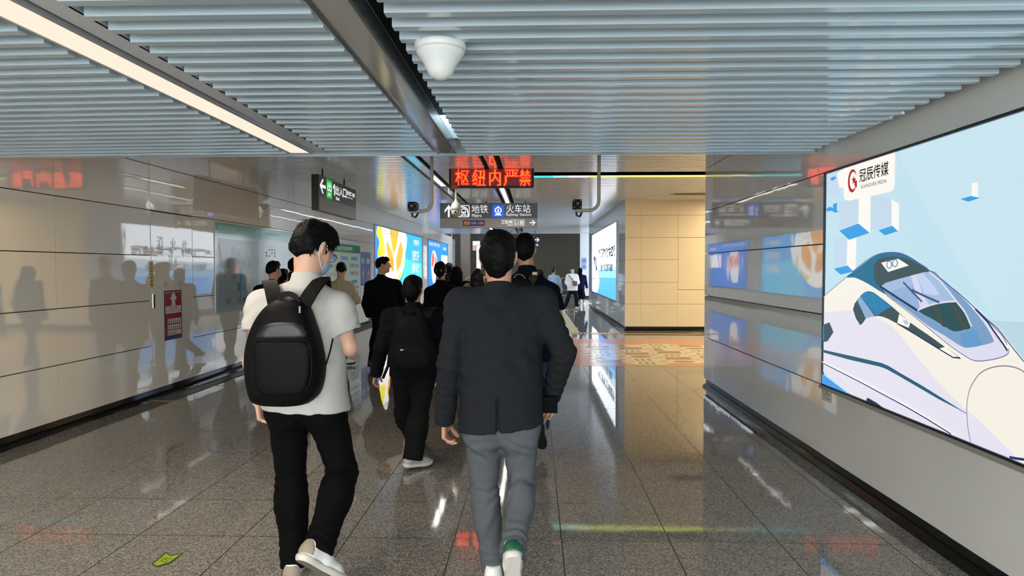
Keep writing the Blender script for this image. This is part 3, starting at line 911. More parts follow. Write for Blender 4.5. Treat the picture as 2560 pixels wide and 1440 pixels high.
DK = mat('sign_dark', (50, 48, 50), rough=0.35)
flat_poly(mb, pm, rrect(x0 + .36*w, y0 + .46*h, x0 + .64*w, y0 + .64*h, .02), 0.0075, DK)
for fx in (0.4, 0.6): flat_disc(mb, pm, (x0 + fx*w, y0 + .35*h), .012, .012, 0.0075, DK, 10)
for sx in (-1, 1): flat_line(mb, pm, [(x0 + (.5 + sx*.1)*w, y0 + .25*h), (x0 + (.5 + sx*.26)*w, y0 + .08*h)], 0.022, 0.006, W_LIT)
flat_line(mb, pm, [(x0 + .32*w, y0 + .16*h), (x0 + .68*w, y0 + .16*h)], 0.018, 0.0065, W_LIT)
mb.build('train_pictogram', ms)
mb = MB()
x0, y0, x1, y1 = pbox(pm, 1231, 512, 1260, 543)
flat_poly(mb, pm, rrect(x0, y0, x1, y1, .04), 0.006, glow('sign_blue', (24, 96, 236), 0.95, sample=False))
w = x1 - x0; h = y1 - y0; cx = x0 + w/2; cy = y0 + .55*h
ro = [(cx + .31*w*math.cos(math.radians(t)), cy + .27*h*math.sin(math.radians(t)) + (.07*h if abs(t - 90) < 14 else 0)) for t in range(-62, 243, 8)]
ri = [(cx + .20*w*math.cos(math.radians(t)), cy + .17*h*math.sin(math.radians(t))) for t in range(-62, 243, 8)]
n = len(ro)
mb.add([pm.p(p, q, 0.0075) for p, q in ro + ri], [(k, k + 1, n + k + 1, n + k) for k in range(n - 1)], W_LIT)
flat_poly(mb, pm, [(cx - .08*w, cy + .08*h), (cx - .05*w, cy - .2*h), (cx - .28*w, cy - .33*h), (cx - .28*w, cy - .41*h), (cx + .28*w, cy - .41*h), (cx + .28*w, cy - .33*h), (cx + .05*w, cy - .2*h), (cx + .08*w, cy + .08*h)], 0.008, W_LIT)
mb.build('railway_emblem', ms)
for (px0, px1, kind) in ((1281.5, 1295.5, 'wheel'), (1297.5, 1311.5, 'pair')):
    x0, y0, x1, y1 = pbox(pm, px0, 549.5, px1, 564); mb = MB()
    ring_rect(mb, pm, x0, y0, x1, y1, 0.012, 0.008, 0.006, W_LIT)
    w = x1 - x0; h = y1 - y0
    if kind == 'wheel':
        flat_disc(mb, pm, (x0 + .48*w, y0 + .36*h), .24*w, .24*h, 0.006, W_LIT, 20, 0.7)
        flat_line(mb, pm, [(x0 + .42*w, y0 + .8*h), (x0 + .45*w, y0 + .5*h), (x0 + .68*w, y0 + .46*h), (x0 + .8*w, y0 + .2*h)], 0.012, 0.0065, W_LIT)
        flat_disc(mb, pm, (x0 + .42*w, y0 + .84*h), .012, .012, 0.007, W_LIT, 10)
    else:
        for fx in (0.33, 0.67):
            flat_disc(mb, pm, (x0 + fx*w, y0 + .82*h), .012, .012, 0.006, W_LIT, 10)
            flat_poly(mb, pm, [(x0 + (fx-.13)*w, y0 + .72*h), (x0 + (fx-.08)*w, y0 + .12*h), (x0 + (fx+.08)*w, y0 + .12*h), (x0 + (fx+.13)*w, y0 + .72*h)], 0.006, W_LIT)
    mb.build('wheelchair_pictogram' if kind == 'wheel' else 'toilet_pictogram', ms)
mb = MB()
x0, y0, x1, y1 = pbox(pm, 1157, 550.5, 1212, 565)
flat_poly(mb, pm, [(x0, y0), (x1, y0), (x1, y1), (x0, y1)], 0.004, mat('line_plate', (60, 44, 52), rough=0.4))
for k, (c, tx) in enumerate((((214, 140, 40), '1号线'), ((34, 70, 190), '3号线'), ((150, 30, 70), '11号线'))):
    a0 = x0 + (x1 - x0)*(0.06 + k*0.31); a1 = a0 + (x1 - x0)*0.27
    flat_poly(mb, pm, [(a0, y0 + .03), (a1, y0 + .03), (a1, y1 - .03), (a0, y1 - .03)], 0.005, glow('line_%d' % k, c, 0.55, sample=False))
    flat_text(mb, pm, tx, a0 + .015, y0 + .045, a1 - .015, y1 - .045, 0.0065, ink((20, 16, 16)) if k == 0 else glow('line_text', (150, 170, 210), 0.8, sample=False))
mb.build('line_numbers', ms)
for x in (1216, 1313):
    p = at(x, 507, YM + 0.06); rod(ms, p.x, YM + 0.06, p.z - .01, ZF + 0.02)

# exit sign along the left side
XE = -3.40
pe_ = Plane((XE, 0, 0), (0, 1, 0), (0, 0, 1))
q0 = pe_.hit(797, 525); q1 = pe_.hit(797, 436.5); q2 = pe_.hit(890, 475)
YA, YBb = q0[0], q2[0]; z0, z1 = q0[1] - 0.0, (q1[1] + q2[1])/2
es = empty('exit_sign', (XE, (YA + YBb)/2, z0), 'long dark exit sign with a green square hanging beside the left wall', 'sign')
mb = MB(); mb.box((XE - 0.115, YA, z0), (XE, YBb, z1), mat('exit_case', (20, 19, 20), rough=0.35), 0.004); mb.build('case', es)
mb = MB()
zm = z0 + (z1 - z0)*0.39
flat_poly(mb, pe_, [(YA + .012, z0 + .008), (YBb - .012, z0 + .008), (YBb - .012, zm), (YA + .012, zm)], 0.002, mat('exit_lower', (118, 114, 110), rough=0.4))
flat_poly(mb, pe_, [(YA + .012, zm), (YBb - .012, zm), (YBb - .012, z1 - .008), (YA + .012, z1 - .008)], 0.002, mat('exit_upper', (58, 57, 60), rough=0.35))
mb.build('face', es)
Lx = YBb - YA; Hz = z1 - z0
ex = lambda t: YA + t*Lx
ez = lambda t: z0 + t*Hz
A(es, pe_, ex(.02), ez(.47), ex(.155), ez(.93), 0.005, W_LIT, 'left', 0.2)
k1 = MB(); flat_poly(k1, pe_, [(ex(.362), ez(.56)), (ex(.385), ez(.56)), (ex(.385), ez(.90)), (ex(.366), ez(.90)), (ex(.335), ez(.80)), (ex(.335), ez(.74)), (ex(.362), ez(.80))], 0.005, W_LIT); k1.build('lettering', es)
for k, ch in enumerate('出入口'): T(es, pe_, ch, ex(.40 + k*.102), ez(.60), ex(.493 + k*.102), ez(.88), 0.005, W_LIT, 0.015)
T(es, pe_, 'Exit', ex(.41), ez(.45), ex(.50), ez(.55), 0.005, W_LIT, 0.03)
T(es, pe_, '昆仑路', ex(.715), ez(.72), ex(.855), ez(.87), 0.005, W_LIT, 0.02)
for k, (ch, t0, t1) in enumerate((('(', .868, .880), ('南', .886, .938), (')', .944, .956))): T(es, pe_, ch, ex(t0), ez(.72), ex(t1), ez(.86), 0.005, W_LIT, 0.02)
T(es, pe_, 'Kunlun Rd (S)', ex(.715), ez(.63), ex(.88), ez(.68), 0.005, W_LIT, 0.02)
mb = MB()
flat_poly(mb, pe_, [(ex(.175), ez(.415)), (ex(.315), ez(.415)), (ex(.315), ez(.965)), (ex(.175), ez(.965))], 0.004, glow('exit_green', (10, 172, 44), 1.0))
mb.build('green_square', es)
T(es, pe_, '出', ex(.195), ez(.62), ex(.295), ez(.90), 0.006, W_LIT, 0.018)
T(es, pe_, 'EXIT', ex(.205), ez(.48), ex(.285), ez(.58), 0.006, W_LIT, 0.02)
for yy in (YA + 0.4, YBb - 0.6): rod(es, XE - 0.06, yy, z1 - 0.01, ZF + 0.06)

# second direction sign far down the hall
YD = 30.0
a = at(1262, 618, YD); b = at(1352, 590, YD)
ds = sign_box('direction_sign', 'dark direction sign with a right arrow far down the hall', 'sign', a.x, b.x, a.z, b.z, YD, 0.12, mat('far_sign_case', (30, 30, 48), rough=0.4))
pd2 = plane_y(YD); mb = MB()
A(ds, pd2, *pbox(pd2, 1337, 593, 1349, 606), 0.006, W_LIT, 'right', 0.22)
A(ds, pd2, *pbox(pd2, 1339, 609, 1346, 616), 0.006, W_LIT, 'right', 0.26)
x0, y0, x1, y1 = pbox(pd2, 1322, 592, 1335, 606); ring_rect(mb, pd2, x0, y0, x1, y1, .04, .03, 0.006, W_LIT)
flat_line(mb, pd2, smooth([(x0 + .05, y1 - .04), (x0 + .15, y1 - .06), (x1 - .05, y0 + .04)], 4), .03, 0.006, W_LIT)
mb.build('train_pictogram', ds); mb = MB()
x0, y0, x1, y1 = pbox(pd2, 1329, 609, 1335, 616); flat_poly(mb, pd2, [(x0, y0), (x1, y0), (x1, y1), (x0, y1)], 0.006, W_LIT)
mb.build('small_pictogram', ds)
for x in (a.x + .25, b.x - .25): rod(ds, x, YD + .06, b.z - .01, ZF + .06)

# ---------------------------------------------------------------- lightboxes further down
def lightbox(name, label, pl, u0, u1, w0, w1, base):
    t = empty(name, pl.p((u0+u1)/2, w0, 0.02), label, 'advertising screen')
    m = MB()
    for a in ((u0 - .03, w0 - .03, u1 + .03, w0), (u0 - .03, w1, u1 + .03, w1 + .03), (u0 - .03, w0, u0, w1), (u1, w0, u1 + .03, w1)):
        p, q = pl.p(a[0], a[1], -0.001), pl.p(a[2], a[3], 0.03)
        m.box([min(p[i], q[i]) for i in range(3)], [max(p[i], q[i]) for i in range(3)], mat('lightbox_frame', (120, 124, 130), rough=0.3, metal=0.6))
    m.build('frame', t)
    pic = Picture(pl, u0, w0, u1, w1, 0.008)
    pic.fill([(u0, w0), (u1, w0), (u1, w1), (u0, w1)], base, raw=True)
    return t, pic

t, Q = lightbox('advertising_lightbox', 'glowing wall screen with blue sea and orange starfish behind the man looking right', PL_L, 18.87, 26.87, 0.62, 2.685, artf((44, 158, 232)))
Q.scale(6.547, 860, 540)
Q.fill([(485, 120), (600, 160), (560, 640), (600, 1100), (485, 1000)], artf((40, 118, 214)))
Q.fill([(1000, 700), (1270, 780), (1270, 1300), (900, 1300)], artf((70, 190, 236)))
Q.fill(smooth([(545, 170), (605, 180), (700, 190), (1005, 290), (1000, 620), (960, 900), (900, 1050), (800, 1150), (600, 900), (550, 640), (575, 420), (530, 300)], 4, True), artf((250, 248, 244)))
Q.fill(smooth([(545, 170), (605, 178), (640, 400), (660, 620), (548, 640), (578, 420), (528, 300)], 4, True), artf((250, 236, 30)))
Q.fill([(735, 205), (895, 245), (850, 520), (805, 640), (770, 430)], artf((246, 166, 30)))
Q.fill([(700, 390), (800, 640), (790, 800), (720, 700), (690, 520)], artf((242, 160, 40)))
Q.fill([(920, 400), (965, 560), (930, 780), (860, 930), (845, 720), (870, 600)], artf((240, 158, 40)))
Q.fill([(720, 700), (805, 690), (810, 930), (760, 860)], artf((230, 140, 40)))
Q.fill([(960, 880), (1000, 640), (990, 800), (900, 1060), (870, 980)], artf((236, 206, 70)))
for tx, q in (('护苗行动', (1135, 480, 1225, 400)), ('关爱孩子', (1110, 735, 1225, 570)), ('播种未来', (1110, 930, 1225, 780))):
    Q.text(tx, [(q[0], q[1]), (q[2], q[3])], artq((252, 252, 252)), 0.03)
Q.text('快乐成长每一天', [(640, 325), (960, 300)], artq((150, 150, 150)))
Q.mb.build('screen_picture', t)
t, Q = lightbox('advertising_lightbox', 'smaller-looking blue wall screen with a red and white figure past the starfish screen', PL_L, 28.39, 34.8, 0.62, 2.68, artf((28, 124, 226)))
Q.scale(6.547, 860, 540)
Q.fill(smooth([(1440, 600), (1470, 560), (1500, 620), (1520, 720), (1515, 900), (1490, 1080), (1450, 1080), (1430, 900), (1425, 740)], 3, True), artf((240, 236, 240)))
Q.fill([(1440, 640), (1465, 580), (1475, 700), (1450, 860), (1430, 800)], artf((224, 76, 60)))
Q.fill([(1490, 640), (1515, 720), (1500, 900), (1480, 800)], artf((226, 96, 80)))
Q.fill([(1590, 640), (1690, 650), (1690, 850), (1590, 850)], artf((244, 246, 250)))
Q.text('关爱', [(1615, 560), (1670, 520)], artq((250, 250, 250)), 0.03)
Q.text('共建文明交通', [(1385, 480), (1560, 460)], artq((230, 240, 250)), 0.02)
Q.mb.build('screen_picture', t)

t, Q = lightbox('advertising_lightbox', 'white wall screen with dark characters and a small train beside the cream wall', PL_R, -25.95, -18.2, 0.645, 2.72, glow('box_bright_white', (232, 241, 252), L_WHITE))
uA, uB = -25.95, -18.2
Q.fill([(uA, .645), (uB, .645), (uB, 1.25), (uA, 1.15)], artf((70, 160, 240)), raw=True)
Q.fill([(uA, 1.15), (uB, 1.25), (uB, 1.5), (uA, 1.4)], artf((130, 190, 240)), raw=True)
Q.fill([(uA, 1.4), (uB, 1.5), (uB, 1.75), (uA, 1.62)], artf((206, 230, 248)), raw=True)
Q.scale(5.54, 1470, 520)
Q.fill(smooth([(62, 790), (80, 690), (100, 655), (122, 720), (135, 840), (150, 930), (160, 1010), (152, 1100), (130, 1160), (100, 1165), (62, 1120)], 3, True), artf((250, 250, 252)))
Q.fill([(78, 690), (98, 658), (118, 730), (132, 860), (120, 880), (100, 800)], artf((60, 80, 110)))
Q.fill([(95, 730), (110, 722), (122, 800), (112, 830)], artf((150, 180, 224)))
Q.line([(62, 975), (100, 978), (118, 1010)], 0.02, artq((40, 60, 90)))
Q.text('交通移动媒体供应商', [(150, 705), (382, 500)], ink((40, 46, 56)), 0.045)
Q.text('招商热线', [(178, 880), (215, 780)], ink((84, 94, 106)), 0.035)
Q.text('135-2087-6888', [(222, 875), (345, 770)], ink((84, 94, 106)), 0.035)
Q.mb.build('screen_picture', t)
# ---------------------------------------------------------------- left wall: hydrant cabinet, boards, posters
cab = empty('hydrant_cabinet', (XL, 8.28, 0.11), 'flush cream cabinet door lettered for a fire hydrant in the left wall', 'cabinet')
CY0, CY1 = 7.795, 8.765
mb = MB(); panels(mb, PL_L, [CY0 + 0.006, CY1 - 0.006], [0.107, 2.172], [], M_PANEL, gu=0.006, gw=0.008, tilt=0.0012); mb.build('door', cab)
M_ETCH = mat('etched_grey', (168, 168, 170), rough=0.08, ior=2.0)
M_ETCHR = mat('etched_red', (182, 146, 140), rough=0.08, ior=2.0)
def on_l(x, y): return PL_L.hit(x, y)
def T_at(parent, ch, cx, cy, w, h, d, m, bold=0.0):
    p = on_l(cx, cy); T(parent, PL_L, ch, p[0] - w/2, p[1] - h/2, p[0] + w/2, p[1] + h/2, d, m, bold)
T_at(cab, '消', 400, 606, .135, .15, .0035, M_ETCH); T_at(cab, '火', 433, 611, .13, .15, .0035, M_ETCH); T_at(cab, '栓', 462, 615, .12, .15, .0035, M_ETCH)
T_at(cab, 'H.', 428, 653, .075, .085, .0035, M_ETCH); T_at(cab, 'R', 441, 655, .05, .085, .0035, M_ETCH)
T_at(cab, '火警', 412, 711, .10, .075, .0035, M_ETCHR); T_at(cab, '119', 449, 711, .11, .085, .0035, M_ETCH)
hd = MB()
p = on_l(384, 752); hd.box((XL - 0.004, p[0] - .022, p[1] - .085), (XL + .008, p[0] + .022, p[1] + .085), M_SILVER, 0.004)
hd.build('handle', cab)
hd = MB(); hd.box((XL + .006, p[0] - .012, p[1] - .07), (XL + .010, p[0] + .012, p[1] + .07), M_BLACKIN); hd.build('handle_recess', cab)
nt_ = MB(); p = on_l(386, 537)
flat_text(nt_, PL_L, '防火卷帘', p[0] - .07, p[1] + .0, p[0] + .0, p[1] + .035, .0035, ink((100, 86, 76)))
nt_.build('small_notice', cab)

def board_on_left(name, label, cat, u0, u1, w0, w1, material, d=0.012, group=None):
    t = empty(name, (XL, (u0+u1)/2, w0), label, cat, group)
    m = MB(); m.box((XL + .0005, u0, w0), (XL + d, u1, w1), material, 0.003); m.build('board', t)
    return t

# red hydrant instruction plate
a = on_l(411, 843); b = on_l(453, 727)
ub0, ub1, wb0, wb1 = a[0], b[0], 0.648, 1.245
hp = board_on_left('hydrant_sign', 'red and white instruction plate with a hydrant symbol on the cabinet door', 'sign', ub0, ub1, wb0, wb1, mat('plate_navy', (34, 38, 76), rough=0.3), 0.005)
C_PRED = mat('plate_red', (150, 30, 40), rough=0.3); C_PWH = mat('plate_white', (206, 200, 200), rough=0.3)
def prow(mb, f0, f1, g0, g1, m, d):
    """rectangle given in fractions of the plate: f across, g from the bottom"""
    w, h = ub1 - ub0, wb1 - wb0
    flat_poly(mb, PL_L, [(ub0 + f0*w, wb0 + g0*h), (ub0 + f1*w, wb0 + g0*h), (ub0 + f1*w, wb0 + g1*h), (ub0 + f0*w, wb0 + g1*h)], d, m)
mb = MB()
prow(mb, .05, .95, .08, .965, C_PWH, .006); prow(mb, .06, .94, .68, .955, C_PRED, .007); prow(mb, .05, .95, .45, .535, C_PRED, .007); prow(mb, .05, .95, .08, .45, C_PRED, .007)
for g in (.33, .21, .095): prow(mb, .16, .93, g, g + .095, C_PWH, .008)
for g in (.565, .545): prow(mb, .05, .95, g + .02, g + .024, ink((60, 30, 40)), .008)
for r, n in ((.335, 6), (.215, 6), (.10, 4)):
    for k in range(n):
        prow(mb, .19 + k*.125, .25 + k*.125, r + .01, r + .03, ink((90, 30, 36)), .009); prow(mb, .21 + k*.125, .24 + k*.125, r + .03, r + .075, ink((120, 70, 70)), .009)
mb.build('printed_rows', hp)
mb = MB(); w = ub1 - ub0; h = wb1 - wb0; cu = ub0 + .5*w
hyd = [(-.14, .69), (.14, .69), (.14, .705), (.10, .71), (.09, .80), (.17, .815), (.17, .865), (.10, .875), (.11, .905), (.07, .935), (0, .952), (-.07, .935), (-.11, .905), (-.10, .875), (-.17, .865), (-.17, .815), (-.09, .80), (-.10, .71), (-.14, .705)]
flat_poly(mb, PL_L, [(cu + x*w, wb0 + y*h) for x, y in hyd], .0085, C_PWH); mb.build('hydrant_symbol', hp)
T(hp, PL_L, '消火栓', ub0 + .25*w, wb0 + .625*h, ub0 + .75*w, wb0 + .665*h, .008, ink((70, 60, 66)))
T(hp, PL_L, 'Fire Hydrant', ub0 + .25*w, wb0 + .595*h, ub0 + .75*w, wb0 + .617*h, .008, ink((70, 60, 66)))

# yellow seal tag at the cabinet's left edge
tg = empty('seal_tag', (XL, 7.80, 1.4), 'narrow yellow seal strip stuck over the left edge of the hydrant cabinet', 'tag')
a = on_l(373.5, 719); b = on_l(381.5, 653)
mb = MB(); mb.box((XL - .001, a[0], a[1]), (XL + .006, b[0], b[1]), mat('yellow_seal', (190, 158, 66), rough=0.35), .002); mb.build('strip', tg)
mb = MB(); hh = b[1] - a[1]
for k in range(7):
    z = a[1] + hh*(.08 + .13*k); mb.box((XL + .005, a[0] + .008, z), (XL + .0075, b[0] - .008, z + hh*.055), ink((110, 84, 30)))
mb.build('printed_marks', tg)

# door notice at the very left edge
sn = board_on_left('room_notice', 'white notice with black characters cut off by the left edge of view', 'notice', 4.78, 5.52, 1.27, 1.58, mat('notice_white', (214, 210, 206), rough=0.4), .004)
T(sn, PL_L, '设备区', 5.25, 1.53, 5.50, 1.57, .006, ink((40, 36, 36)), .01)
T(sn, PL_L, '机房间', 4.85, 1.36, 5.50, 1.48, .006, ink((30, 28, 28)), .03)

# area map boards
C_MAP = mat('map_paper', (170, 190, 196), rough=0.09, ior=1.75); C_MAPH = mat('map_header', (104, 178, 160), rough=0.09, ior=1.75)
mp = board_on_left('map_board', 'large pale area map with a teal header on the left wall beside the hydrant cabinet', 'map', 9.375, 10.915, 0.895, 2.155, C_MAP, 0.010)
mb = MB(); R_ = lambda m, u0, u1, w0, w1, d, c: flat_poly(m, PL_L, [(u0, w0), (u1, w0), (u1, w1), (u0, w1)], d, c)
R_(mb, 9.38, 10.912, 1.97, 2.15, .011, C_MAPH); mb.build('header', mp)
T(mp, PL_L, '福田综合交通枢纽街区导向图', 9.46, 2.05, 10.05, 2.11, .012, mat('map_title', (190, 214, 208), rough=.3))
T(mp, PL_L, 'Futian Comprehensive Hub Area Map', 9.46, 2.0, 10.02, 2.025, .012, mat('map_title', (190, 214, 208), rough=.3))
mb = MB(); c1 = ink((134, 152, 158), .12); c2 = ink((112, 132, 142), .12); c3 = ink((168, 172, 182), .12)
rr = random.Random(3)
R_(mb, 9.46, 10.86, .96, 1.93, .011, ink((150, 172, 180), .1))
for i in range(7):
    for j in range(5):
        u = 9.52 + i*.185; z = 1.0 + j*.175
        if rr.random() < .82: R_(mb, u, u + .09 + .06*rr.random(), z, z + .07 + .06*rr.random(), .0118, rr.choice((c1, c1, c2, c3)))
mb.build('street_blocks', mp)
mb = MB(); R_(mb, 9.86, 10.16, 1.42, 1.58, .0124, ink((190, 160, 168), .12)); mb.build('station_area', mp)
mb = MB(); flat_poly(mb, PL_L, [(10.16, .98), (10.19, .98), (10.22, 1.3), (10.30, 1.52), (10.18, 1.52), (10.16, 1.2)], .0128, ink((96, 150, 196), .12)); mb.build('blue_river', mp)
mb = MB(); flat_line(mb, PL_L, smooth([(9.50, 1.86), (9.55, 1.62), (9.66, 1.48), (9.80, 1.46)], 5), .007, .0126, ink((70, 84, 92)))
mb.build('curved_route', mp)
mb = MB(); flat_line(mb, PL_L, [(9.47, 1.455), (9.72, 1.455)], .007, .0126, ink((60, 70, 78))); mb.build('route_line', mp)
mp2 = board_on_left('map_board', 'second pale map board further along, half hidden by the man in the white polo', 'map', 10.925, 12.45, 0.895, 2.155, C_MAP, 0.010)
mb = MB(); R_(mb, 10.93, 12.445, 1.97, 2.15, .011, C_MAPH); mb.build('header', mp2)
T(mp2, PL_L, '公交线路信息图', 11.05, 2.05, 11.75, 2.10, .012, mat('map_title', (190, 214, 208), rough=.3))
mb = MB(); R_(mb, 11.16, 11.62, 1.86, 1.864, .0115, ink((80, 90, 98)))
for i in range(4):
    for j in range(3):
        if (i + j) % 4 != 2: R_(mb, 11.17 + i*.12, 11.23 + i*.12, 1.70 + j*.05, 1.725 + j*.05, .0115, ink((96, 104, 112)))
mb.build('legend', mp2)
mb = MB(); R_(mb, 11.08, 11.75, 1.22, 1.50, .0115, ink((180, 166, 178), .12)); mb.build('station_area', mp2)

# green-headed notice board and the two blue posters
gb = board_on_left('notice_board', 'framed safety notice board with a green header and rows of small pictures', 'notice board', 13.9, 17.25, 0.70, 2.15, M_SILVER, 0.03)
mb = MB(); R_(mb, 13.95, 17.2, .74, 2.11, .032, mat('board_pale', (196, 218, 208), rough=.15)); mb.build('sheet', gb)
mb = MB(); R_(mb, 13.95, 17.2, 1.87, 2.06, .033, mat('board_green', (44, 132, 94), rough=.15)); mb.build('header', gb)
T(gb, PL_L, '深圳火车站铁路出行安全宣传栏', 14.2, 1.92, 16.5, 2.01, .034, ink((214, 232, 222)), .01)
for u, z in ((14.5, 1.70), (15.5, 1.70), (16.35, 1.70), (16.38, 1.14)):
    mb = MB(); R_(mb, u, u + .55, z, z + .08, .033, mat('board_blue', (84, 150, 196), rough=.2)); mb.build('blue_caption', gb)
for i in range(5):
    for j in range(6):
        z = (1.52, 1.34, 1.24 - .0, .98, .86, .76)[j] if j < 2 else (1.0 - .12*(j-2))
        cc = rr.choice(((70, 60, 66), (60, 96, 90), (130, 60, 66), (84, 92, 110)))
        mb = MB(); R_(mb, 16.27 + i*.17, 16.36 + i*.17, z, z + .09, .0335, ink(cc)); mb.build('small_picture', gb)
        mb = MB(); R_(mb, 14.3 + i*.30, 14.52 + i*.30, z, z + .07, .0335, ink(rr.choice(((120, 130, 140), (150, 160, 166), (90, 110, 150))))); mb.build('small_picture', gb)
for (u0, u1, lab, tx) in ((17.32, 17.83, 'narrow deep-blue poster right beside the green-headed notice board', '新征程'), (17.86, 18.42, 'narrow deep-blue poster between its twin and the starfish screen', '扬帆')):
    po = board_on_left('poster', lab, 'poster', u0, u1, 1.06, 1.92, mat('poster_blue', (46, 66, 130), rough=.3), .006)
    T(po, PL_L, tx, u0 + .08, 1.62, u1 - .08, 1.76, .008, ink((206, 212, 226)), .02)
    mb = MB(); flat_poly(mb, PL_L, [(u0 + .12, 1.36), (u1 - .1, 1.32), (u0 + .36, 1.5), (u0 + .26, 1.42)], .008, ink((176, 120, 120))); mb.build('picture', po)
    mb = MB()
    for k in range(4): R_(mb, u0 + .08, u1 - .08, 1.14 + k*.05, 1.155 + k*.05, .008, ink((120, 140, 190)))
    mb.build('printed_lines', po)

# ---------------------------------------------------------------- ceiling fittings
dm = empty('ceiling_dome', (-.367, 2.71, ZN), 'large smooth white domed device under the low slatted ceiling', 'ceiling dome')
mb = MB(); mb.lathe((-.367, 2.71, ZN), [(.097, .004), (.1, -.004), (.1, -.016), (.097, -.022), (.095, -.026)], M_WHITEP, 40); mb.build('rim', dm)
mb = MB(); mb.lathe((-.367, 2.71, ZN), [(.097, -.024), (.092, -.036), (.082, -.052), (.070, -.068), (.061, -.083), (.0545, -.098), (.047, -.113), (.036, -.126), (.020, -.135), (0.003, -.138)], M_WHITEP, 40); mb.build('cover', dm)

def arm_camera(px_pole, px_end, py_arm, py_cam, Y, label):
    p = at(px_pole, py_arm, Y); e = at(px_end, py_arm + 8, Y)
    z = p.z; M_P = mat('camera_arm', (176, 164, 148), rough=.4)
    t = empty('security_camera', (p.x, Y, ZF), label, 'security camera')
    mb = MB(); r = .10
    path = [(p.x, Y, ZF + .07), (p.x, Y, z + r)] + [(p.x - r + r*math.cos(a), Y, z + r - r*math.sin(a)) for a in (math.pi/8, math.pi/4, 3*math.pi/8)] + [(p.x - r, Y, z), (e.x, Y, z)]
    mb.tube(path, .019, M_P, 14); mb.build('arm', t)
    mb = MB(); mb.tube([(p.x, Y, ZF - .012), (p.x, Y, ZF + .004)], .05, M_P, 18); mb.build('ceiling_flange', t)
    c = at(px_end + 6, py_cam, Y); h = .050
    cb = MB(); cb.box((c.x - h*.95, Y - .06, c.z - h), (c.x + h*.95, Y + .12, c.z + h), mat('camera_body', (7, 7, 8), rough=.55, spec=.2), .014); cb.build('housing', t)
    cb = MB()
    cb.lathe((c.x, Y - .06, c.z), [(.020, 0), (.020, .008), (.015, .010), (.008, .006)], mat('lens_black', (6, 6, 8), rough=.08), 24, Vector((0, -1, 0))); cb.build('lens', t)
    for sx in (-1, 1):
        for sz in (-1, 1):
            cb = MB(); cb.lathe((c.x + sx*.034, Y - .06, c.z + sz*.034), [(.007, 0), (.007, .003), (.004, .004)], mat('infrared_led', (150, 120, 110), rough=.3), 12, Vector((0, -1, 0))); cb.build('infrared_lamp', t)
    cb = MB(); cb.tube([(c.x, Y + .02, c.z - h), (c.x, Y + .02, z + .01)], .016, M_BLACKIN); cb.build('bracket', t)
    cb = MB(); cb.tube([(c.x + .03, Y + .05, c.z - h), (c.x + .055, Y + .04, z - .01), (c.x + .03, Y + .0, z - .065), (c.x - .005, Y, z - .055), (c.x - .01, Y + .01, z)], .011, M_BLACKIN, 10); cb.build('cable', t)
    return t
arm_camera(1080, 1026, 528, 517, 7.4, 'bracket camera on a bent grey arm hanging left of the red display')
arm_camera(1497, 1437, 526, 511, 7.4, 'bracket camera on a bent grey arm hanging right of the red display')

# pan-tilt dome camera in front of the metro sign
YC2 = 13.0
c = at(1140, 527, YC2); top = at(1140, 500, YC2)
pt = empty('dome_camera', (c.x, YC2, ZF), 'cream pan-tilt ball camera hanging on a thin stem before the metro sign', 'security camera')
M_DC = mat('dome_cream', (176, 167, 148), rough=.35)
mb = MB(); mb.tube([(c.x, YC2, ZF + .08), (c.x, YC2, top.z)], .017, M_DC, 14); mb.build('stem', pt)
mb = MB(); mb.lathe((c.x, YC2, c.z), [(.022, .21), (.03, .175), (.06, .15), (.085, .115), (.095, .07), (.096, .03), (.090, .02), (.02, .018)], M_DC, 32); mb.build('hood', pt)
mb = MB(); mb.lathe((c.x, YC2, c.z - .025), [(.004, -.085)] + [(.085*math.cos(a), .085*math.sin(a)) for a in [math.radians(t) for t in range(-80, 75, 12)]] + [(.02, .08)], M_DC, 32); mb.build('ball', pt)
mb = MB(); mb.lathe((c.x + .004, YC2 - .076, c.z - .035), [(.042, 0), (.042, .012), (.034, .016), (.02, .012), (.006, .010)], mat('dome_lens_ring', (120, 112, 104), rough=.25), 24, Vector((0, -1, 0))); mb.build('lens_ring', pt)
mb = MB(); mb.lathe((c.x + .004, YC2 - .089, c.z - .035), [(.019, 0), (.017, .003), (.008, .006)], mat('lens_black', (6, 6, 8), rough=.08), 20, Vector((0, -1, 0))); mb.build('lens', pt)

# ---------------------------------------------------------------- on the floor
PF = Plane((0, 0, 0), (1, 0, 0), (0, 1, 0))
def onf(x, y): return PF.hit(x, y)
ar = empty('floor_arrow', (-1.9, 3.5, 0), 'lime green arrow sticker with dark lettering on the granite floor', 'floor sticker')
mb = MB()
out = [onf(x, y) for x, y in ((379, 1411), (414, 1381), (426, 1388), (461, 1381), (427, 1409), (393, 1419))]
inn = [onf(x, y) for x, y in ((383, 1411), (415, 1384), (426, 1391), (452, 1385), (424, 1406), (394, 1415))]
flat_poly(mb, PF, list(reversed(out)), .0010, mat('arrow_edge', (58, 62, 30), rough=.5)); mb.build('dark_edge', ar)
mb = MB(); flat_poly(mb, PF, list(reversed(inn)), .0016, mat('arrow_green', (150, 180, 48), rough=.45)); mb.build('green_face', ar)
mb = MB(); p0 = onf(398, 1410); p1 = onf(431, 1391)
pa = Plane((p0[0], p0[1], 0), ((p1[0] - p0[0]), (p1[1] - p0[1]), 0), (-(p1[1] - p0[1]), (p1[0] - p0[0]), 0))
LL = math.hypot(p1[0]-p0[0], p1[1]-p0[1])
flat_text(mb, pa, '上行', .12*LL, -.022, .80*LL, .035, .0022, ink((70, 90, 20)), .01); mb.build('lettering', ar)

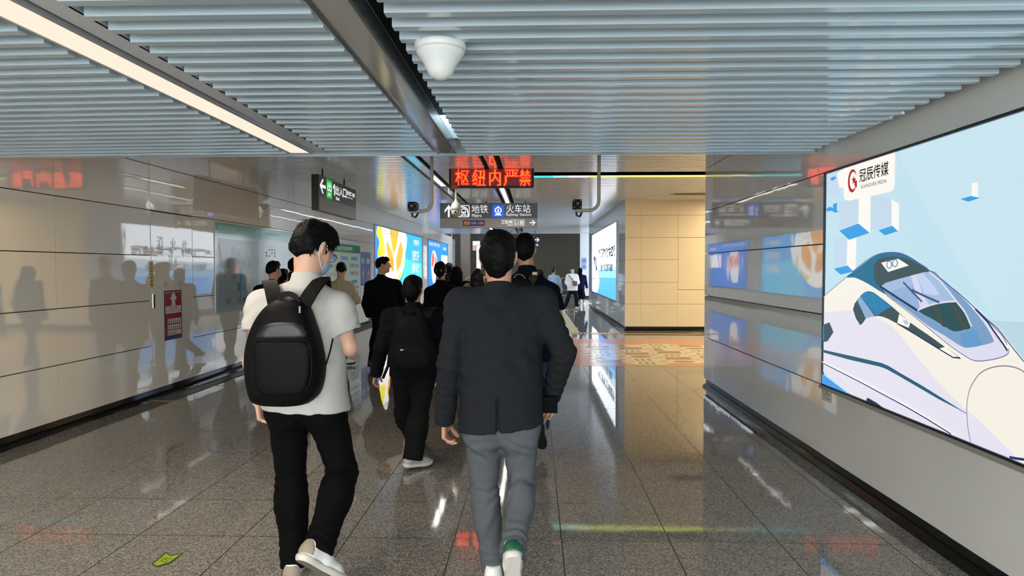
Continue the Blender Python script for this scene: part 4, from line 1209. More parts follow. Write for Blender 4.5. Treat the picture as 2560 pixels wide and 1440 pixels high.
yt = empty('floor_marking', (-4.1, 8.2, 0), 'yellow tape outline on the floor in front of the hydrant cabinet', 'floor marking')
for nm, (x0, y0, x1, y1) in (('tape_strip', (-4.36, 7.68, -3.86, 7.71)), ('tape_strip', (-3.89, 7.71, -3.86, 8.74)), ('tape_strip', (-4.36, 8.71, -3.89, 8.74))):
    mb = MB(); mb.box((x0, y0, 0.0005), (x1, y1, .0022), mat('yellow_tape', (196, 146, 40), rough=.4)); mb.build(nm, yt)

# salmon floor sticker with honeycomb of pictures
fs = empty('floor_graphic', (1.6, 12.6, 0), 'salmon floor graphic with a honeycomb of cream cells before the cream wall', 'floor sticker')
mb = MB(); flat_poly(mb, PF, [(-0.3, 10.66), (3.6, 10.66), (3.9, 12.6), (3.45, 14.75), (-0.3, 14.75)], .0012, mat('salmon_film', (206, 120, 78), rough=.16)); mb.build('film', fs)
C_CELL = mat('cell_cream', (222, 212, 176), rough=.14)
mb = MB()
hx = .40; hw = hx*math.sqrt(3)/2
for j in range(7):
    for i in range(-1, 7):
        cx = .62 + i*hx*1.5 + 0; cy = 11.0 + j*hw*1.18 + (hw*.59 if i % 2 else 0)
        if cx < .75 or cx > 3.55 or cy < 10.98 or cy > 14.45 or (cx > 3.2 and cy > 14): continue
        flat_poly(mb, PF, [(cx + .94*hx*math.cos(math.radians(60*k)), cy + .222*math.sin(math.radians(60*k))) for k in range(6)], .0018, C_CELL)
        kk = (i*3 + j*5) % 7; ic = MB()
        if kk in (0, 3): flat_poly(ic, PF, rrect(cx - .22, cy - .14, cx + .2, cy + .14, .02), .0024, mat('cell_brown', (156, 82, 48), rough=.2))
        elif kk == 1: flat_poly(ic, PF, [(cx - .2, cy - .13), (cx - .02, cy - .13), (cx - .08, cy + .13), (cx - .2, cy + .13)], .0024, mat('cell_olive', (112, 104, 60), rough=.2))
        elif kk == 2: flat_disc(ic, PF, (cx, cy), .17, .11, .0024, mat('cell_brown', (156, 82, 48), rough=.2))
        else:
            for q in range(3): flat_poly(ic, PF, rrect(cx - .16 + .1*q, cy - .1, cx - .1 + .1*q, cy + .1, .01), .0024, mat('cell_grey', (132, 122, 92), rough=.2))
        ic.build('cell_picture', fs)
mb.build('cream_cells', fs)
lf = MB()
for k in range(9):
    a = math.radians(20 + 35*k); cx, cy = .42, 13.9
    flat_poly(lf, PF, [(cx, cy), (cx + .30*math.cos(a - .22), cy + .42*math.sin(a - .22)), (cx + .42*math.cos(a), cy + .6*math.sin(a)), (cx + .30*math.cos(a + .22), cy + .42*math.sin(a + .22))], .0024, mat('leaf_green', (70, 110, 76), rough=.2))
lf.build('green_leaves', fs)
bn = MB()
for k in range(3): flat_line(bn, PF, smooth([(-.25, 11.2 + .7*k), (.2, 11.35 + .7*k), (.6, 11.15 + .7*k)], 4), .09, .0022, mat('ribbon_cream', (206, 190, 160), rough=.2))
bn.build('cream_ribbons', fs)

# guiding path and metal inlay
gp = empty('tactile_path', (.9, 20, 0), 'ribbed pale tactile strip leading down the hall beside the white screen', 'tactile paving')
mb = MB(); mb.box((.62, 16.15, .0005), (1.06, 30, .004), mat('tactile_base', (186, 172, 128), rough=.35)); mb.build('base', gp)
mb = MB()
for k in range(5): mb.box((.65 + k*.083, 16.15, .004), (.69 + k*.083, 30, .008), mat('tactile_rib', (212, 198, 150), rough=.3))
mb.build('long_ribs', gp)
mb = MB()
for k in range(22): mb.box((.1 + k*.08, 15.86, .0005), (.14 + k*.08, 16.12, .008), mat('tactile_rib', (212, 198, 150), rough=.3))
mb.build('cross_ribs', gp)
gi = MB(); gi.box((1.30, 15.80, .0004), (10.0, 16.02, .0030), mat('gold_inlay', (190, 138, 46), rough=.25, metal=.2))
put(gi.build('floor_inlay'), 'narrow golden strip along the floor before the cream wall', 'floor strip')

# ---------------------------------------------------------------- far end bits
def railing(name, label, x0, x1, Y, h, cat):
    t = empty(name, ((x0+x1)/2, Y, 0), label, cat)
    mt = mat('rail_brass', (176, 164, 136), rough=.3, metal=.8); r = .022
    mb = MB(); mb.tube([(x0, Y, 0), (x0, Y, h - .1), (x0 + .03, Y, h - .03), (x0 + .1, Y, h), (x1 - .1, Y, h), (x1 - .03, Y, h - .03), (x1, Y, h - .1), (x1, Y, 0)], r, mt, 12); mb.build('hoop', t)
    for z in (.3, .52):
        mb = MB(); mb.tube([(x0, Y, z), (x1, Y, z)], .016, mt, 10); mb.build('rail', t)
    for k in range(1, 3):
        mb = MB(); x = x0 + (x1 - x0)*k/3; mb.tube([(x, Y, .3), (x, Y, h - .01)], .012, mt, 10); mb.build('bar', t)
    for x in (x0, x1):
        mb = MB(); mb.box((x - .03, Y - .22, 0), (x + .03, Y + .22, .02), mt); mb.build('foot', t)
railing('crowd_barrier', 'thin metal crowd barrier standing behind the woman in white', 1.15, 2.05, 30.3, 1.08, 'barrier')
railing('crowd_barrier', 'thin metal crowd barrier at the far left end of the hall', -3.3, -2.0, 33.4, 1.05, 'barrier')
ls = empty('lit_sign', (-3.3, 38, 2.5), 'small bright pink and white sign deep in the dark at the far left', 'sign')
mb = MB(); mb.box((-3.42, 38, 2.44), (-2.98, 38.06, 3.0), M_BLACKIN); mb.build('case', ls)
rod(ls, -3.2, 38.03, 2.99, 4.42)
mb = MB(); mb.box((-3.40, 37.985, 2.72), (-3.00, 38.0, 2.98), glow('far_sign_white', (250, 244, 244), 1.0)); mb.build('upper_panel', ls)
mb = MB(); mb.box((-3.40, 37.985, 2.46), (-3.00, 38.0, 2.70), glow('far_sign_pink', (236, 176, 160), .9)); mb.build('lower_panel', ls)
lb = empty('light_column', (-2.95, 37.0, 0), 'tall narrow white light panel at the far left behind the women', 'light panel')
mb = MB(); mb.box((-3.12, 37.0, .9), (-2.86, 37.1, 2.72), M_SILVER); mb.build('case', lb)
mb = MB(); mb.box((-3.09, 36.99, .95), (-2.89, 37.0, 2.67), glow('light_column_white', (250, 240, 226), 1.3)); mb.build('diffuser', lb)
pq = plane_y(34.59)
ns = empty('no_smoking_notice', (2.55, 34.59, 1.3), 'small blue no-smoking notice on the pale far corner wall', 'notice')
a0 = pq.hit(1454, 674); a1 = pq.hit(1466, 644)
mb = MB(); flat_poly(mb, pq, [(a0[0], a0[1]), (a1[0], a0[1]), (a1[0], a1[1]), (a0[0], a1[1])], .002, mat('notice_blue', (150, 170, 214), rough=.4)); mb.build('sheet', ns)
mb = MB(); flat_disc(mb, pq, ((a0[0] + a1[0])/2, a0[1] + .22*(a1[1]-a0[1])), .075, .075, .004, ink((40, 60, 120)), 24, .75)
flat_line(mb, pq, [((a0[0] + a1[0])/2 - .05, a0[1] + .3*(a1[1]-a0[1])), ((a0[0] + a1[0])/2 + .05, a0[1] + .14*(a1[1]-a0[1]))], .014, .0045, ink((40, 60, 120))); mb.build('symbol', ns)
mb = MB(); flat_text(mb, pq, '禁止吸烟', a0[0] + .02, a1[1] - .22, a1[0] - .02, a1[1] - .1, .004, ink((40, 60, 120)), .02); mb.build('lettering', ns)
# ---------------------------------------------------------------- people: smooth surfaces grown on their skeletons
class Field:
    """signed distance on a grid; smooth unions of tapered limbs, then one closed skin"""
    def __init__(self, lo, hi, h):
        self.lo = np.array(lo, float); self.h = h
        self.n = np.maximum(np.ceil((np.array(hi, float) - self.lo) / h).astype(int) + 1, 3)
        self.ax = [self.lo[i] + h * np.arange(self.n[i]) for i in range(3)]
        self.F = np.full(tuple(self.n), 1.0, np.float32)
    def sub(self, lo, hi):
        sl = []
        for i in range(3):
            a = int(np.clip(np.floor((lo[i] - self.lo[i]) / self.h), 0, self.n[i] - 1))
            b = int(np.clip(np.ceil((hi[i] - self.lo[i]) / self.h) + 1, 0, self.n[i]))
            sl.append(slice(a, max(b, a)))
        x = self.ax[0][sl[0]][:, None, None]; y = self.ax[1][sl[1]][None, :, None]; z = self.ax[2][sl[2]][None, None, :]
        return tuple(sl), x, y, z
    def merge(self, sl, d, k):
        A = self.F[sl]
        if A.size == 0: return
        d = d.astype(np.float32)
        if k > 0:
            hh = np.clip(0.5 + 0.5 * (A - d) / k, 0, 1)
            self.F[sl] = A * (1 - hh) + d * hh - k * hh * (1 - hh)
        else:
            self.F[sl] = np.minimum(A, d)
    def cone(self, a, b, ra, rb=None, k=0.03, flat=None, cut=None):
        a, b = np.array(a, float), np.array(b, float); rb = ra if rb is None else rb
        m = max(ra, rb) * (1.0 if not flat else max(1.0, 1.0 / flat[1])) + k + 3 * self.h
        sl, x, y, z = self.sub(np.minimum(a, b) - m, np.maximum(a, b) + m)
        ba = b - a; L = float(ba @ ba) + 1e-12
        px, py, pz = x - a[0], y - a[1], z - a[2]
        t = np.clip((px*ba[0] + py*ba[1] + pz*ba[2]) / L, 0, 1)
        vx, vy, vz = px - t*ba[0], py - t*ba[1], pz - t*ba[2]
        q = vx*vx + vy*vy + vz*vz
        if flat:
            w = vx*flat[0][0] + vy*flat[0][1] + vz*flat[0][2]
            q = q + (flat[1]**2 - 1) * w*w
        d = np.sqrt(np.maximum(q, 0)) - (ra + (rb - ra) * t)
        if cut is not None:
            c, nn = cut
            d = np.maximum(d, (x - c[0])*nn[0] + (y - c[1])*nn[1] + (z - c[2])*nn[2])
        self.merge(sl, d, k); return self
    def ell(self, c, axes, rad, k=0.02, carve=False):
        c = np.array(c, float); m = max(rad) + k + 3*self.h
        sl, x, y, z = self.sub(c - m, c + m)
        if self.F[sl].size == 0: return self
        px, py, pz = x - c[0], y - c[1], z - c[2]
        s0 = s1 = 0
        for A, r in zip(axes, rad):
            w = px*A[0] + py*A[1] + pz*A[2]
            s0 = s0 + (w/r)**2; s1 = s1 + (w/(r*r))**2
        k0 = np.sqrt(s0); k1 = np.sqrt(s1) + 1e-9
        d = k0*(k0 - 1)/k1
        if carve:
            A = self.F[sl]; d = -d.astype(np.float32)
            if k > 0:
                hh = np.clip(0.5 - 0.5*(A - d)/k, 0, 1)
                self.F[sl] = A*(1 - hh) + d*hh + k*hh*(1 - hh)
            else: self.F[sl] = np.maximum(A, d)
        else: self.merge(sl, d, k)
        return self
    def plane(self, c, n, lo=None, hi=None):
        lo = self.lo if lo is None else lo; hi = self.lo + self.h*self.n if hi is None else hi
        sl, x, y, z = self.sub(lo, hi)
        self.F[sl] = np.maximum(self.F[sl], ((x - c[0])*n[0] + (y - c[1])*n[1] + (z - c[2])*n[2]).astype(np.float32))
        return self
    def fold(self, c, ax, lam, amp, R, seed=0):
        c = np.array(c, float); r = np.random.default_rng(seed)
        sl, x, y, z = self.sub(c - 2*R, c + 2*R)
        if self.F[sl].size == 0: return self
        px, py, pz = x - c[0], y - c[1], z - c[2]
        e = r.normal(size=3); e /= np.linalg.norm(e)
        w = px*e[0] + py*e[1] + pz*e[2]
        s = px*ax[0] + py*ax[1] + pz*ax[2]
        ph = 2*np.pi*s/lam + 1.6*np.sin(w*2*np.pi/(R*1.3) + r.uniform(0, 6)) + r.uniform(0, 6)
        g = np.exp(-(px*px + py*py + pz*pz)/(R*R))
        self.F[sl] += (amp*np.sin(ph)*g).astype(np.float32); return self
    def rough(self, amp, freq, seed=0):
        r = np.random.default_rng(seed); x, y, z = np.ix_(*self.ax)
        acc = 0
        for i in range(5):
            e = r.normal(size=3); e *= freq*(0.6 + 0.35*i)/np.linalg.norm(e)
            acc = acc + np.sin(x*e[0] + y*e[1] + z*e[2] + r.uniform(0, 6))/(1 + .4*i)
        self.F += (amp*acc).astype(np.float32); return self
    def mesh(self):
        F = self.F
        F[0] = F[-1] = 1; F[:, 0] = F[:, -1] = 1; F[:, :, 0] = F[:, :, -1] = 1
        S = F < 0
        off = [(i, j, k) for i in (0, 1) for j in (0, 1) for k in (0, 1)]
        n = F.shape
        cnt = sum(S[o[0]:n[0]-1+o[0], o[1]:n[1]-1+o[1], o[2]:n[2]-1+o[2]].astype(np.int8) for o in off)
        cells = np.argwhere((cnt > 0) & (cnt < 8))
        if len(cells) == 0: return np.zeros((0, 3)), np.zeros((0, 4), int)
        V = np.stack([F[cells[:, 0]+o[0], cells[:, 1]+o[1], cells[:, 2]+o[2]] for o in off], 1)
        O = np.array(off, float)
        pos = np.zeros((len(cells), 3)); num = np.zeros(len(cells))
        for a in range(8):
            for b in range(a + 1, 8):
                if np.abs(O[a] - O[b]).sum() != 1: continue
                va, vb = V[:, a], V[:, b]; m = (va < 0) != (vb < 0)
                t = np.where(m, va/np.where(m, va - vb, 1), 0)
                pos += np.where(m[:, None], O[a] + t[:, None]*(O[b] - O[a]), 0); num += m
        pos = (cells + pos/num[:, None])*self.h + self.lo
        idx = np.full((n[0]-1, n[1]-1, n[2]-1), -1, np.int32)
        idx[tuple(cells.T)] = np.arange(len(cells))
        Q = []
        for ax in range(3):
            u, w = (ax + 1) % 3, (ax + 2) % 3
            sa = [slice(None)]*3; sb = [slice(None)]*3
            sa[ax] = slice(0, n[ax]-1); sb[ax] = slice(1, n[ax])
            ch = S[tuple(sa)] != S[tuple(sb)]
            e = np.argwhere(ch)
            e = e[(e[:, u] > 0) & (e[:, w] > 0) & (e[:, u] < n[u]-1) & (e[:, w] < n[w]-1)]
            if len(e) == 0: continue
            c = []
            for du, dw in ((-1, -1), (0, -1), (0, 0), (-1, 0)):
                q = e.copy(); q[:, u] += du; q[:, w] += dw; c.append(idx[tuple(q.T)])
            c = np.stack(c, 1); flip = ~S[tuple(e.T)]
            c[flip] = c[flip][:, ::-1]; Q.append(c)
        Q = np.concatenate(Q); Q = Q[(Q >= 0).all(1)]
        return pos, Q

def skin_mesh(name, parts, material, parent=None):
    """one mesh object from (verts, quads) arrays"""
    vs, qs, k = [], [], 0
    for v, q in parts:
        vs.append(v); qs.append(q + k); k += len(v)
    v = np.concatenate(vs).astype(np.float32); q = np.concatenate(qs).astype(np.int32)
    me = bpy.data.meshes.new(name)
    me.vertices.add(len(v)); me.vertices.foreach_set('co', v.ravel())
    me.loops.add(q.size); me.loops.foreach_set('vertex_index', q.ravel())
    me.polygons.add(len(q)); me.polygons.foreach_set('loop_start', np.arange(0, q.size, 4, dtype=np.int32))
    me.polygons.foreach_set('loop_total', np.full(len(q), 4, np.int32))
    me.polygons.foreach_set('use_smooth', np.ones(len(q), bool))
    me.materials.append(material)
    me.update(calc_edges=True); me.validate()
    o = bpy.data.objects.new(name, me); COL.objects.link(o)
    return child(o, parent)

Zv = Vector((0, 0, 1))
def unit(v): return v.normalized()
def lerp(a, b, t): return a + (b - a)*t

class Body:
    def __init__(self, head_px, Y, face=0.0, head_yaw=None, head_pitch=0.0, stride=0.16, build=1.0, female=False, head_z=None, head_roll=0.0, **joint_px):
        """head_px: centre of the head; face: degrees to the right of straight ahead (away from the viewer)"""
        c = at(head_px[0], head_px[1], Y)
        self.Y = Y; self.female = female
        H = c.z + 0.118; s = H/1.72; self.s = s; self.b = build
        a = math.radians(face); self.f = Vector((math.sin(a), math.cos(a), 0)); self.r = self.f.cross(Zv)
        hy = math.radians(face if head_yaw is None else head_yaw); hp = math.radians(head_pitch)
        hf = Vector((math.sin(hy)*math.cos(hp), math.cos(hy)*math.cos(hp), math.sin(hp)))
        self.hr = hf.cross(Zv).normalized(); self.hf = hf; self.hu = self.hr.cross(hf)
        if head_roll:
            R = Matrix.Rotation(math.radians(head_roll), 3, hf); self.hr = R @ self.hr; self.hu = R @ self.hu
        J = self.J = {}
        base = Vector((c.x, Y, 0)) - hf*0.02*s*0
        J['head'] = c
        sw = (0.155 if female else 0.176)*s*build; hw = 0.088*s
        J['neck'] = base + Zv*(1.475*s) - self.f*0.015
        for nm, sg in (('L', -1), ('R', 1)):
            q = self.r*sg
            J['sh'+nm] = base + q*sw + Zv*(1.395*s)
            J['el'+nm] = base + q*(sw + .05) + Zv*(1.11*s) - self.f*0.03
            J['wr'+nm] = base + q*(sw + .045) + Zv*(0.87*s) + self.f*0.05
            J['hip'+nm] = base + q*hw + Zv*(0.93*s)
            st = stride*sg
            J['kn'+nm] = base + q*hw*1.0 + Zv*(0.49*s) + self.f*(st*.75 + .03)
            J['an'+nm] = base + q*hw*0.85 + Zv*(0.085*s + max(0, -st)*.35) + self.f*st*1.25
        for k, v in joint_px.items():
            if v is None: continue
            J[k] = at(v[0], v[1], Y + (v[2] if len(v) > 2 else 0.0))
        self.root = None
    def lohi(self, keys, m):
        P = np.array([tuple(self.J[k]) for k in keys]); return P.min(0) - m, P.max(0) + m

SKIN = mat('skin_tan', (188, 138, 110), rough=.5, bump=.05, bscale=400)
SKIN_L = mat('skin_fair', (206, 160, 134), rough=.5, bump=.05, bscale=400)

def add_head(F, B):
    c, f, r, u = B.J['head'], B.hf, B.hr, B.hu; s = min(B.s, 1.03)
    ax = (r, f, u); P = lambda a, b, d: c + (r*a + f*b + u*d)*s
    e = lambda q, rad, k=.02, carve=False: F.ell(q, ax, [x*s for x in rad], k*s, carve)
    e(P(0, -.012, .03), (.074, .093, .085)); e(P(0, .028, -.035), (.056, .070, .083), .04); e(P(0, .066, -.094), (.026, .022, .022), .03)
    for sg in (-1, 1):
        e(P(.040*sg, .050, -.028), (.022, .026, .022), .03)
        e(P(.036*sg, .014, -.075), (.018, .04, .022), .03)
    F.cone(P(0, .092, .012), P(0, .112, -.024), .007*s, .0125*s, .014*s)
    for sg in (-1, 1): e(P(.011*sg, .100, -.027), (.008, .010, .007), .008)
    e(P(0, .082, .022), (.046, .016, .011), .02)
    for sg in (-1, 1):
        e(P(.030*sg, .098, .006), (.016, .012, .010), .010, True); e(P(.030*sg, .082, .005), (.0135, .0125, .0115), .003)
        F.cone(P(.016*sg, .092, .013), P(.044*sg, .084, .012), .0035*s, .003*s, .004*s)
    e(P(0, .096, -.054), (.022, .009, .0055), .006); e(P(0, .095, -.063), (.019, .009, .006), .005)
    for sg in (-1, 1):
        e(P(.082*sg, -.014, -.004), (.010, .017, .031), .008); e(P(.089*sg, -.020, .006), (.006, .010, .022), .006); e(P(.088*sg, -.006, .002), (.006, .011, .016), .004, True); e(P(.076*sg, -.002, -.032), (.007, .009, .010), .006)
    F.cone(P(0, -.022, -.05), B.J['neck'] + Zv*.005, .053*s, .060*s, .035*s)

def hand_axes(B, side, direction=None, palm=None):
    w, e = B.J['wr'+side], B.J['el'+side]
    d = unit(w - e) if direction is None else unit(Vector(direction))
    inward = B.r*(1 if side == 'L' else -1)
    n = inward if palm is None else Vector(palm)
    n = unit(n - d*n.dot(d))
    l = d.cross(n)                       # toward the thumb or away from it
    thumb = B.f if abs(l.dot(B.f)) > .2 else -Zv
    if l.dot(thumb) < 0: l = -l
    return w, d, n, l

def add_hand(F, B, side, curl=35, direction=None, palm=None, spread=0.0):
    """palm, four bent fingers of unequal length, and a thumb from the side of the palm; l points to the thumb"""
    w, d, n, l = hand_axes(B, side, direction, palm); s = B.s*(.93 if B.female else 1.0)
    P = lambda a, b, c: w + (l*a + d*b + n*c)*s
    F.cone(B.J['el'+side], w, .041*B.s, .027*s, .02, None)
    fl = (n, 1.45)
    for a in (-.027, -.009, .009, .027): F.cone(P(a*.62, .012, 0), P(a, .084 - abs(a)*.25, -.002), .020*s, .0165*s, .012*s, fl)
    F.cone(P(.018, .02, .006), P(.030, .055, .010), .019*s, .014*s, .012*s)
    lens = (.060, .076, .082, .074); offs = (-.031, -.0105, .010, .0305)
    for i, (L, a) in enumerate(zip(lens, offs)):
        p = P(a, .082 - abs(a)*.25, -.002); ang = math.radians(curl*(.45 + .12*(3-i))); rad = .0088 - (.0012 if i == 0 else 0)
        fan = (i - 1.5)*spread
        for j, fr in enumerate((.46, .31, .23)):
            dd = unit(d*math.cos(ang) + n*math.sin(ang) + l*fan)
            q = p + dd*L*fr*s
            F.cone(p, q, (rad - .0006*j)*s, (rad - .0006*(j+1))*s, .003*s)
            p = q; ang += math.radians(curl*(.95 if j == 0 else .7))
    p = P(.034, .030, .010); ang = math.radians(38)
    for L, tw in ((.040, .0), (.032, .35), (.026, .5)):
        dd = unit(d*math.cos(ang) + l*math.sin(ang)*(.9 - tw) + n*(.35 + tw*curl/70))
        q = p + dd*L*s; F.cone(p, q, .0118*s, .0100*s, .006*s); p = q; ang *= .7

def body_field(F, B, hands):
    J, s = B.J, B.s; fl = (B.f, 1.12)
    pel = (J['hipL'] + J['hipR'])/2; sm = (J['shL'] + J['shR'])/2
    for sd in 'LR':
        F.cone(lerp(sm, J['sh'+sd], .45) - Zv*.09, lerp(pel, J['hip'+sd], .9) + Zv*.02, .085*s, .090*s, .06, fl)
        F.cone(J['neck'] - Zv*.045, J['sh'+sd] - Zv*.02, .036*s, .040*s, .04)
        F.cone(J['sh'+sd], J['el'+sd], .047*s, .040*s, .03); F.cone(J['el'+sd], J['wr'+sd], .039*s, .027*s, .015)
        F.cone(J['hip'+sd], J['kn'+sd], .074*s, .050*s, .05); F.cone(J['kn'+sd], J['an'+sd], .048*s, .034*s, .02)
        F.ell(lerp(J['kn'+sd], J['an'+sd], .28) - B.f*.016, (B.r, B.f, Zv), (.046*s, .05*s, .10*s), .04)
    add_head(F, B)
    for sd in 'LR':
        add_hand(F, B, sd, **hands.get(sd, {}))

def make_body(B, root, skin, h=.011, hh=.006, hands={}, hand_h=None, name='body'):
    lo, hi = B.lohi(list(B.J), .22)
    lo[2] = max(lo[2], 0.02)
    F = Field(lo, hi, h); body_field(F, B, hands); v, q = F.mesh()
    boxes = []
    c = np.array(tuple(B.J['head'])); boxes.append((c - np.array([.15, .16, .155]), c + np.array([.15, .16, .17]), hh))
    if hand_h:
        for sd in 'LR':
            w = np.array(tuple(hand_axes(B, sd, hands.get(sd, {}).get('direction'), hands.get(sd, {}).get('palm'))[0])); d = np.array(tuple(hand_axes(B, sd, hands.get(sd, {}).get('direction'))[1]))
            m = w + d*.095; boxes.append((m - .125, m + .125, hand_h))
    parts = []
    keep = np.ones(len(q), bool); cen = v[q].mean(1)
    for lo_, hi_, hb in boxes:
        keep &= ~((cen > lo_ + 1.6*h) & (cen < hi_ - 1.6*h)).all(1)
        G = Field(lo_, hi_, hb); body_field(G, B, hands)
        gv, gq = G.mesh_open() if hasattr(G, 'mesh_open') else G.mesh()
        gc = gv[gq].mean(1); ok = ((gc > lo_ + 2.2*hb) & (gc < hi_ - 2.2*hb)).all(1)
        parts.append((gv, gq[ok]))
    parts.insert(0, (v, q[keep]))
    return skin_mesh(name, parts, skin, root)

def hair_short(B, root, material, h=.007, grow=.0, name='hair', nape=-.078, fringe=.055, top=.012, seed=1, tufts=0, tuft_len=.03, fade=0.0):
    c, f, r, u = B.J['head'], B.hf, B.hr, B.hu; s = min(B.s, 1.03)
    lo = np.array(tuple(c)) - .19; hi = np.array(tuple(c)) + .19
    F = Field(lo, hi, h); ax = (r, f, u); P = lambda a, b, d: c + (r*a + f*b + u*d)*s
    g = grow
    F.ell(P(0, -.014, .036), ax, [(.083 + g)*s, (.103 + g)*s, (.090 + top + g)*s], .02)
    F.ell(P(0, -.048, -.012), ax, [(.070 + g*.7 - fade)*s, (.062 + g*.7 - fade)*s, (.074)*s], .04)
    F.cone(P(0, -.050, -.055), P(0, -.042, -.105), (.050 - fade)*s, (.036 - fade)*s, .03, (f, 1.25))
    F.ell(P(0, .03, .085 + top*.6), ax, [(.066 + g)*s, (.068 + g)*s, (.036 + g)*s], .03)
    F.rough(.0022, 95, seed); F.rough(.0012, 210, seed + 5)
    sl, x, y, z = F.sub(lo, hi)
    dx, dy, dz = x - c.x, y - c.y, z - c.z
    a_ = (dx*r.x + dy*r.y + dz*r.z)/s; b_ = (dx*f.x + dy*f.y + dz*f.z)/s; d_ = (dx*u.x + dy*u.y + dz*u.z)/s
    face = np.minimum(b_ - (.028 + .035*np.clip(d_/.06, 0, 1.4)), (fringe - d_))      # free the face
    ear = np.minimum(np.minimum(b_ + .030, .030 - np.abs(b_ + .008)), .018 - d_)        # free the ears
    low = nape - .012 - d_ + .55*np.abs(a_)
    side = np.minimum(b_ + .045, -.022 - d_)
    F.F = np.maximum(F.F, (np.maximum(np.maximum(face, ear), np.maximum(low, side))*s).astype(np.float32))
    v, q = F.mesh()
    parts = [(v, q)]
    if tufts:
        rr = np.random.default_rng(seed + 3); tv, tq = [], []
        cc = np.array(tuple(c)); R3 = np.array([tuple(r), tuple(f), tuple(u)])
        for i in rr.choice(len(v), tufts, replace=False):
            p = v[i]; o = R3 @ (p - cc)
            if o[2] < -.055*s: continue
            nrm = np.array([o[0]/.08, (o[1] + .014)/.10, (o[2] - .03)/.09]); nrm /= np.linalg.norm(nrm)
            tang = np.array([rr.normal()*.25 + o[0]*2, .15 + rr.normal()*.25 + (.5 if o[2] > .07*s else 0), -.8 + rr.normal()*.2]); tang -= nrm*(tang @ nrm); tang /= np.linalg.norm(tang)
            L = tuft_len*(.5 + rr.random()); w = .0018 + .0022*rr.random()
            sd = np.cross(nrm, tang)
            base = o - nrm*.006
            k0 = len(tv)
            for t_, ww in ((0, 1.0), (.5, .75), (1.0, .06)):
                ctr = base + tang*L*t_ + nrm*(L*(.16 + (.22 if o[2] > .075*s else 0))*t_*(1.3 - t_) + .004*t_)
                for off in (sd*w*ww, nrm*w*.35*ww, -sd*w*ww, -nrm*w*.35*ww): tv.append(cc + R3.T @ (ctr + off))
            for lv in (0, 1):
                for e in range(4): tq.append([k0 + lv*4 + e, k0 + lv*4 + (e+1) % 4, k0 + lv*4 + 4 + (e+1) % 4, k0 + lv*4 + 4 + e])
        parts.append((np.array(tv), np.array(tq)))
    return skin_mesh(name, parts, material, root)

def hair_long(B, root, material, h=.009, length=.30, name='hair', bun=False, seed=2, width=.085, sway=0.0):
    c, f, r, u = B.J['head'], B.hf, B.hr, B.hu; s = min(B.s, 1.03)
    lo = np.array(tuple(c)) - .24; hi = np.array(tuple(c)) + .24; lo[2] -= length
    F = Field(lo, hi, h); ax = (r, f, u); P = lambda a, b, d: c + (r*a + f*b + u*d)*s
    F.ell(P(0, -.012, .036), ax, [.084*s, .104*s, .092*s], .02)
    F.ell(P(0, -.045, -.02), ax, [.076*s, .062*s, .085*s], .04)
    if bun:
        F.ell(P(0, -.118, -.015), ax, [.040*s, .032*s, .042*s], .015); F.cone(P(0, -.11, -.03), P(.01, -.115, -.13), .022*s, .010*s, .02)
    elif length > 0:
        for a in np.linspace(-1, 1, 7):
            p0 = P(a*.066, -.045 - .03*(1 - a*a), -.01); p1 = p0 - Zv*length + B.r*(a*.022 + sway) - B.f*.02
            F.cone(p0, lerp(p0, p1, .6), .034*s, .036*s, .03); F.cone(lerp(p0, p1, .6), p1, .034*s, .012*s, .03)
    F.rough(.0022, 80, seed); F.rough(.0015, 190, seed + 4)
    sl, x, y, z = F.sub(lo, hi)
    dx, dy, dz = x - c.x, y - c.y, z - c.z
    b_ = (dx*f.x + dy*f.y + dz*f.z)/s; d_ = (dx*u.x + dy*u.y + dz*u.z)/s
    face = np.minimum(b_ - .036, .052 - d_)
    F.F = np.maximum(F.F, (face*s).astype(np.float32))
    if bun: F.F = np.maximum(F.F, (np.minimum(b_ + .03, -.0 - d_)*s).astype(np.float32))
    return skin_mesh(name, [F.mesh()], material, root)

